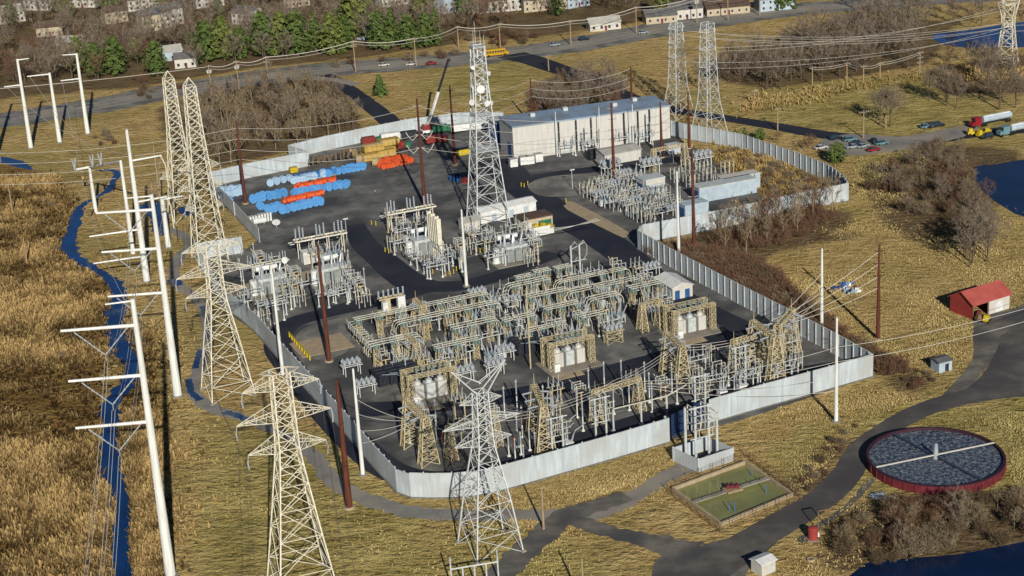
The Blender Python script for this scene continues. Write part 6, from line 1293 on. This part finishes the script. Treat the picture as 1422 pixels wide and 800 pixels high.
FRONT = np.array([[p.x,p.y] for p in spline([G(a,b) for a,b in ((640,850),(700,792),(748,748),(785,718),(832,702),(870,688))],8)]); LINK = np.array([[p.x,p.y] for p in spline([G(a,b) for a,b in ((775,715),(815,728),(860,742),(905,752),(960,768))],8)])
SROAD = np.array([[p.x,p.y] for p in spline([G(a,b) for a,b in ((900,860),(990,788),(1060,742),(1110,712),(1150,686),(1178,655),(1196,625),(1225,600),(1280,570),(1340,552),(1400,540),(1500,520))],8)])
def away(P, line, r):
    d = np.full(len(P),1e9)
    for q in line: d = np.minimum(d,(P[:,0]-q[0])**2+(P[:,1]-q[1])**2)
    return d > r*r
BAS = [G(*p) for p in ((926,684),(1001,745),(1118,696),(1036,632))]; APR = [G(*p) for p in ((890,830),(905,775),(960,758),(1010,745),(1064,732),(1104,718),(1085,756),(1040,800),(1010,850))]; LOT = [G(*p) for p in ((1320,562),(1365,520),(1385,485),(1400,455),(1600,430),(1600,600))]; FC = [G(*p) for p in ((1352,443),(1395,432),(1440,420),(1440,470),(1390,490),(1362,520),(1340,545),(1300,560),(1350,500))]; ENC = [G(*p) for p in ((935,640),(970,656),(1018,640),(985,622))]; PND = [G(*p) for p in ((1190,792),(1240,778),(1330,770),(1400,757),(1480,745),(1700,740),(1700,880),(1150,880))]
YW = [G(*p) for p in YARD]; TC = G(1299,645); BARN = [G(*p) for p in ((1312,432),(1351,448),(1406,430),(1370,412))]
def keep(P):
    k = away(P,STREAM,1.9)&away(P,DITCH,2.3)&away(P,FRONT,3.2)&away(P,LINK,2.8)&away(P,SROAD,4.6)
    for w_ in (BAS,APR,LOT,FC,ENC,PND,YW,BARN): k &= ~inside(w_,P[:,0],P[:,1])
    return k & ((P[:,0]-TC[0])**2+(P[:,1]-TC[1])**2 > 15.5**2)
tufts('marsh_reeds', [([(-60,235),(75,250),(105,285),(80,340),(150,395),(150,450),(140,560),(135,640),(155,720),(160,830),(-60,830)],.8),([(176,440),(212,470),(225,620),(215,700),(178,720),(165,600)],.12),([(170,690),(230,700),(228,830),(172,830)],.03)], 76000, .45, 1.35, .7, 6, 'rough brown and tan marsh reeds left of the stream', ((.036,.022,.010),(.42,.295,.13)), keep=keep, patchy=.62)
tufts('dry_grass', [([(160,260),(230,330),(250,420),(260,520),(300,620),(420,680),(560,720),(800,720),(1000,830),(180,830),(215,640),(190,480)],.55),([(950,640),(1060,580),(1212,530),(1300,560),(1190,610),(1130,700),(1040,640)],.25),([(1100,760),(1190,690),(1250,680),(1180,790),(1060,830)],.05),([(640,700),(925,618),(935,680),(760,740)],.15)], 70000, .10, .36, .8, 5, 'short dry golden grass around the outside of the near walls', ((.32,.24,.10),(.62,.49,.235)), keep=keep)
tufts('field_grass', [([(1060,370),(1180,310),(1310,330),(1422,300),(1480,420),(1330,520),(1220,510),(1110,430)],.55),([(1190,560),(1330,555),(1500,560),(1500,700),(1400,680),(1395,600),(1250,585)],.25),([(1190,215),(1290,215),(1240,300),(1190,290)],.08)], 62000, .10, .36, .8, 5, 'tufted pale golden grass of the field around the red barn', ((.34,.26,.11),(.60,.48,.225)), keep=keep)
tufts('slope_grass', [([(1000,204),(1060,220),(1120,240),(1160,262),(1130,285),(1075,290),(1055,250),(1000,226)],1.0)], 9000, .6, 1.6, .6, 4, 'tall tan grass on the slope inside the curved wall', ((.22,.145,.05),(.48,.36,.16)))
tufts('reed_bed', [([(1020,165),(1060,135),(1160,122),(1300,98),(1422,92),(1422,110),(1300,112),(1180,125),(1080,150)],1.0)], 9000, .6, 1.5, .6, 4, 'orange-tan reed bed between the grove and the lawn', ((.24,.16,.06),(.50,.37,.17)))
# ---------------------------------------------------------------- overhead wires
def wire(p, q, sag, r, label, group, m='conductor', n=12):
    p, q = Vector(p), Vector(q); b = MB(); pts = []
    for i in range(n+1): k = i/n; s = p.lerp(q,k); s.z -= sag*4*k*(1-k); pts.append(s)
    b.tube(pts, r, 4, None, False); return one(b,'overhead_wire',m,label,'wire',None,0,group)
for i,(a,b) in enumerate(zip(VEES['m2'],VEES['m1'])):
    for dx in (-.3,.3):
        wire((a[0]+dx,a[1],a[2]),(b[0]+dx,b[1],b[2]),5,.045,'pale wire strung between the two tall white poles by the stream','wires between the tall stream poles')
        wire((b[0]+dx,b[1],b[2]),(b[0]+13+dx,b[1]-115,b[2]-8),7,.045,'pale wire running from the nearest tall white pole out of the bottom edge','wires leaving at the bottom left')
for i,(a,b) in enumerate(zip(VEES['m3'],VEES['m2'])): wire(a,b,4,.05,'pale wire between the rear and middle white stream poles','wires between the rear stream poles')
for a,b in zip(VEES['hw'][:3],VEES['m3'][:3]): wire(a,b,7,.05,'thin wire from the highway poles down to the stream poles','wires from the highway poles to the stream poles')
for a,b in zip(TIPS['t3'][:6],TIPS['t1'][:6]): wire(a,b,4,.03,'thin wire between the two big cream pylons','wires between the cream pylons','dark_conductor')
for a,b in zip(TIPS['t4'][:6],TIPS['t3'][:6]): wire(a,b,4,.035,'thin wire from the cream corner pylon back to the taller cream pylon','wires behind the cream corner pylon','dark_conductor')
for a in TIPS['t1'][:6]: wire(a,(a[0]+12,a[1]-90,a[2]+2),4,.03,'thin wire running from the nearest cream pylon out of the bottom edge','wires leaving at the bottom centre','dark_conductor')
def top(key, k): l, h = RP[key]; return (l[0],l[1],h*k)
for k in (.93,.80,.67,.55):
    wire(top('r4',k),top('r3',k),2.5,.055,'pale wire between the rusty pole in the reels and the looped rusty pole','wires over the reel yard')
    wire(top('r3',k),top('r8',k*.9),3,.05,'pale wire from the looped rusty pole toward the hall pole','wires over the middle yard')
    p = top('r4',k); wire(p,(p[0]-120,p[1]-8,p[2]+4),5,.055,'pale wire from the rusty pole in the reels toward the left edge','wires leaving at the left')
for k in (.95,.78,.62): wire(top('r6',k),top('r5',k),2.5,.05,'pale wire between the crane pole and the pole in the grove','wires behind the antenna mast'); wire(top('r7',k),top('r6',k),2.5,.05,'pale wire behind the big hall roof','wires behind the big hall')
for k in (.95,.8,.65): wire(top('r10',k),top('r9',k),1.5,.05,'short pale wire at the right end of the big hall','wires at the right end of the hall')
for i,k in enumerate((.93,.80,.67,.55)):
    p = top('r12',k); g = G(1080,500); wire(p,(g[0]-2+i*1.5,g[1]+1,8.8),.8,.06,'pale wire from the rusty pole in the field down to the right gantries','wires from the field pole to the right gantries')
W5 = (G(1141,465),height(1141,465,345)); W6 = (G(1161,586),height(1161,586,441)); W2 = (G(504,660),height(504,660,512)); W4 = (G(943,362),height(943,362,238))
for i,k in enumerate((.72,.58,.44)): g = G(1080,500); wire((W5[0][0],W5[0][1],W5[1]*k),(g[0]-2.5+2*i,g[1]+.5,8.2),.5,.06,'pale wire from the white pole in the brush down to the right gantries','wires from the brush pole')
for i,k in enumerate((.72,.58,.42,.3)):
    g = G(858,578); wire((W6[0][0],W6[0][1],W6[1]*k),(g[0]+6+i*.4,g[1]-.5+i*.5,8.4-i*.8),1.6,.055,'long pale wire from the white pole before the near wall along the gantries','wires along the near wall')
    wire((W6[0][0],W6[0][1],W6[1]*k),(W6[0][0]+70,W6[0][1]+26+i,W6[1]*k+2),2,.055,'pale wire from the white pole before the near wall toward the right','wires leaving at the right') if i < 2 else None
    g = G(583,632); wire((W2[0][0],W2[0][1],W2[1]*k),(g[0]-1+i*.5,g[1]+i,8.4-i*.3),.8,.055,'pale wire from the corner white pole to the left gantry','wires from the corner white pole')
for i,(px,py) in enumerate(((583,632),(583,632),(658,628),(658,628),(752,620),(752,620))):
    g = G(px,py); a = TIPS['t2'][i%6]; wire(a,(g[0],g[1]+.5*i,8.2),.8,.05,'pale wire from the horned pylon to the gantries behind it','wires from the horned pylon')
for a,b,off in ((658,752,0),(752,858,0),(858,938,0),(938,1040,0)):
    ya = {658:628,752:620,858:578,938:528}[a]; yb = {752:620,858:578,938:528,1040:515}[b]
    for j in range(3): p,q = G(a,ya),G(b,yb); wire((p[0],p[1]+j*1.6-1.6,8.3),(q[0],q[1]+j*1.6-1.6,8.3),.7,.05,'pale wire strung between neighbouring gantries along the near wall','wires between the gantries')
for i,k in enumerate((.86,.70,.55,.42)): g = G(900,285); wire((W4[0][0],W4[0][1],W4[1]*k),(g[0]+i*3,g[1]+2*i,5.5),.4,.07,'pale wire from the white pole at the bend to the crowded switchgear','wires from the bend pole'); p = top('r11',.95-.13*i); wire(p,(g[0]+9+i*2,g[1]+3,5.5),.6,.05,'pale wire from the rusty pole at the bend to the crowded switchgear','wires from the rusty bend pole')
for i in range(3): g = G(820,344); wire((g[0]+2.2+i*.6,g[1]+1+i*.6,8.4-i*.5),(G(745,352)[0],G(745,352)[1]+i*2,6),.6,.06,'pale wire crossing the inner road to the tall pipe riser','wires over the inner road')
for key in ('t6','t7'):
    for i,a in enumerate(TIPS[key]): b = TIPS['t8'][i%4]; (wire(a,(b[0],b[1],b[2]+1.5*(i//4)),4,.045,'long pale wire from the hall pylons to the pylon by the upper pond','long wires to the pond pylon') if (i+(key=='t7'))%2 == 0 or i > 3 else None); wire(b,(b[0]+150,b[1]+60,b[2]),4,.05,'long wire from the pond pylon toward the right edge','wires beyond the pond pylon') if i < 4 and key == 't6' else None
seq = ['w0','w1','w1b','w2','w3','w9','w10','w4','w5','w6','w7','w8']
p = WP['w0']; wire((p[0],p[1],p[2]-.8),(p[0]-190,p[1]-12,p[2]),3,.10,'thick pale cable along the highway at the left edge','highway cables')
for a,b in zip(seq[:-1],seq[1:]):
    p,q = WP[a],WP[b]
    wire((p[0],p[1],p[2]-.4),(q[0],q[1],q[2]-.4),1.2,.13,'thick pale cable strung along the highway poles','highway cables'); wire((p[0]+.8,p[1],p[2]-1.6),(q[0]+.8,q[1],q[2]-1.6),1.2,.06,'thin wire strung along the highway poles below the thick cable','thin highway wires')
p0,p3 = WP['p0'],WP['p3']
for a,b in (('p6','p3'),('p3','p4'),('p4','p5'),('p5','p2')):
    for dz in (.4,1.2): p,q = WP[a],WP[b]; wire((p[0],p[1],p[2]-dz),(q[0],q[1],q[2]-dz),.6,.06,'pale wire through the switch rack in the marsh','wires of the marsh rack')
# looped jumpers on the looped rusty pole
l, h = RP['r3']
for i,k in enumerate((.80,.67,.55)):
    for s in (-1,1): b = MB(); b.tube([(l[0]+s*.5,l[1],h*k),(l[0]+s*2.2,l[1]-.3,h*k-1.6),(l[0]+s*3.4,l[1],h*k-.4),(l[0]+s*4.2,l[1]+.4,h*k+1.0)],.1,5); one(b,'jumper_loop','conductor','white wire loop hanging from the looped rusty pole left of the antenna mast','wire loop',None,0,'wire loops on the looped rusty pole')
# unused originals are removed
for P in [BRK,SWT,SWT2,RCK,RCKL,PST,PSTH,GAN,GANW,PFR,CBL,SWT3,WGT,TRF,PBM,BAY,BOL,HOP,RB,RPB,RO,RT,RW,CRT]+list(CARS.values())+BT+BP+BR+BIG+EV+EVS+SB:
    if not P.used:
        for c in list(P.root.children_recursive): bpy.data.objects.remove(c)
        bpy.data.objects.remove(P.root)
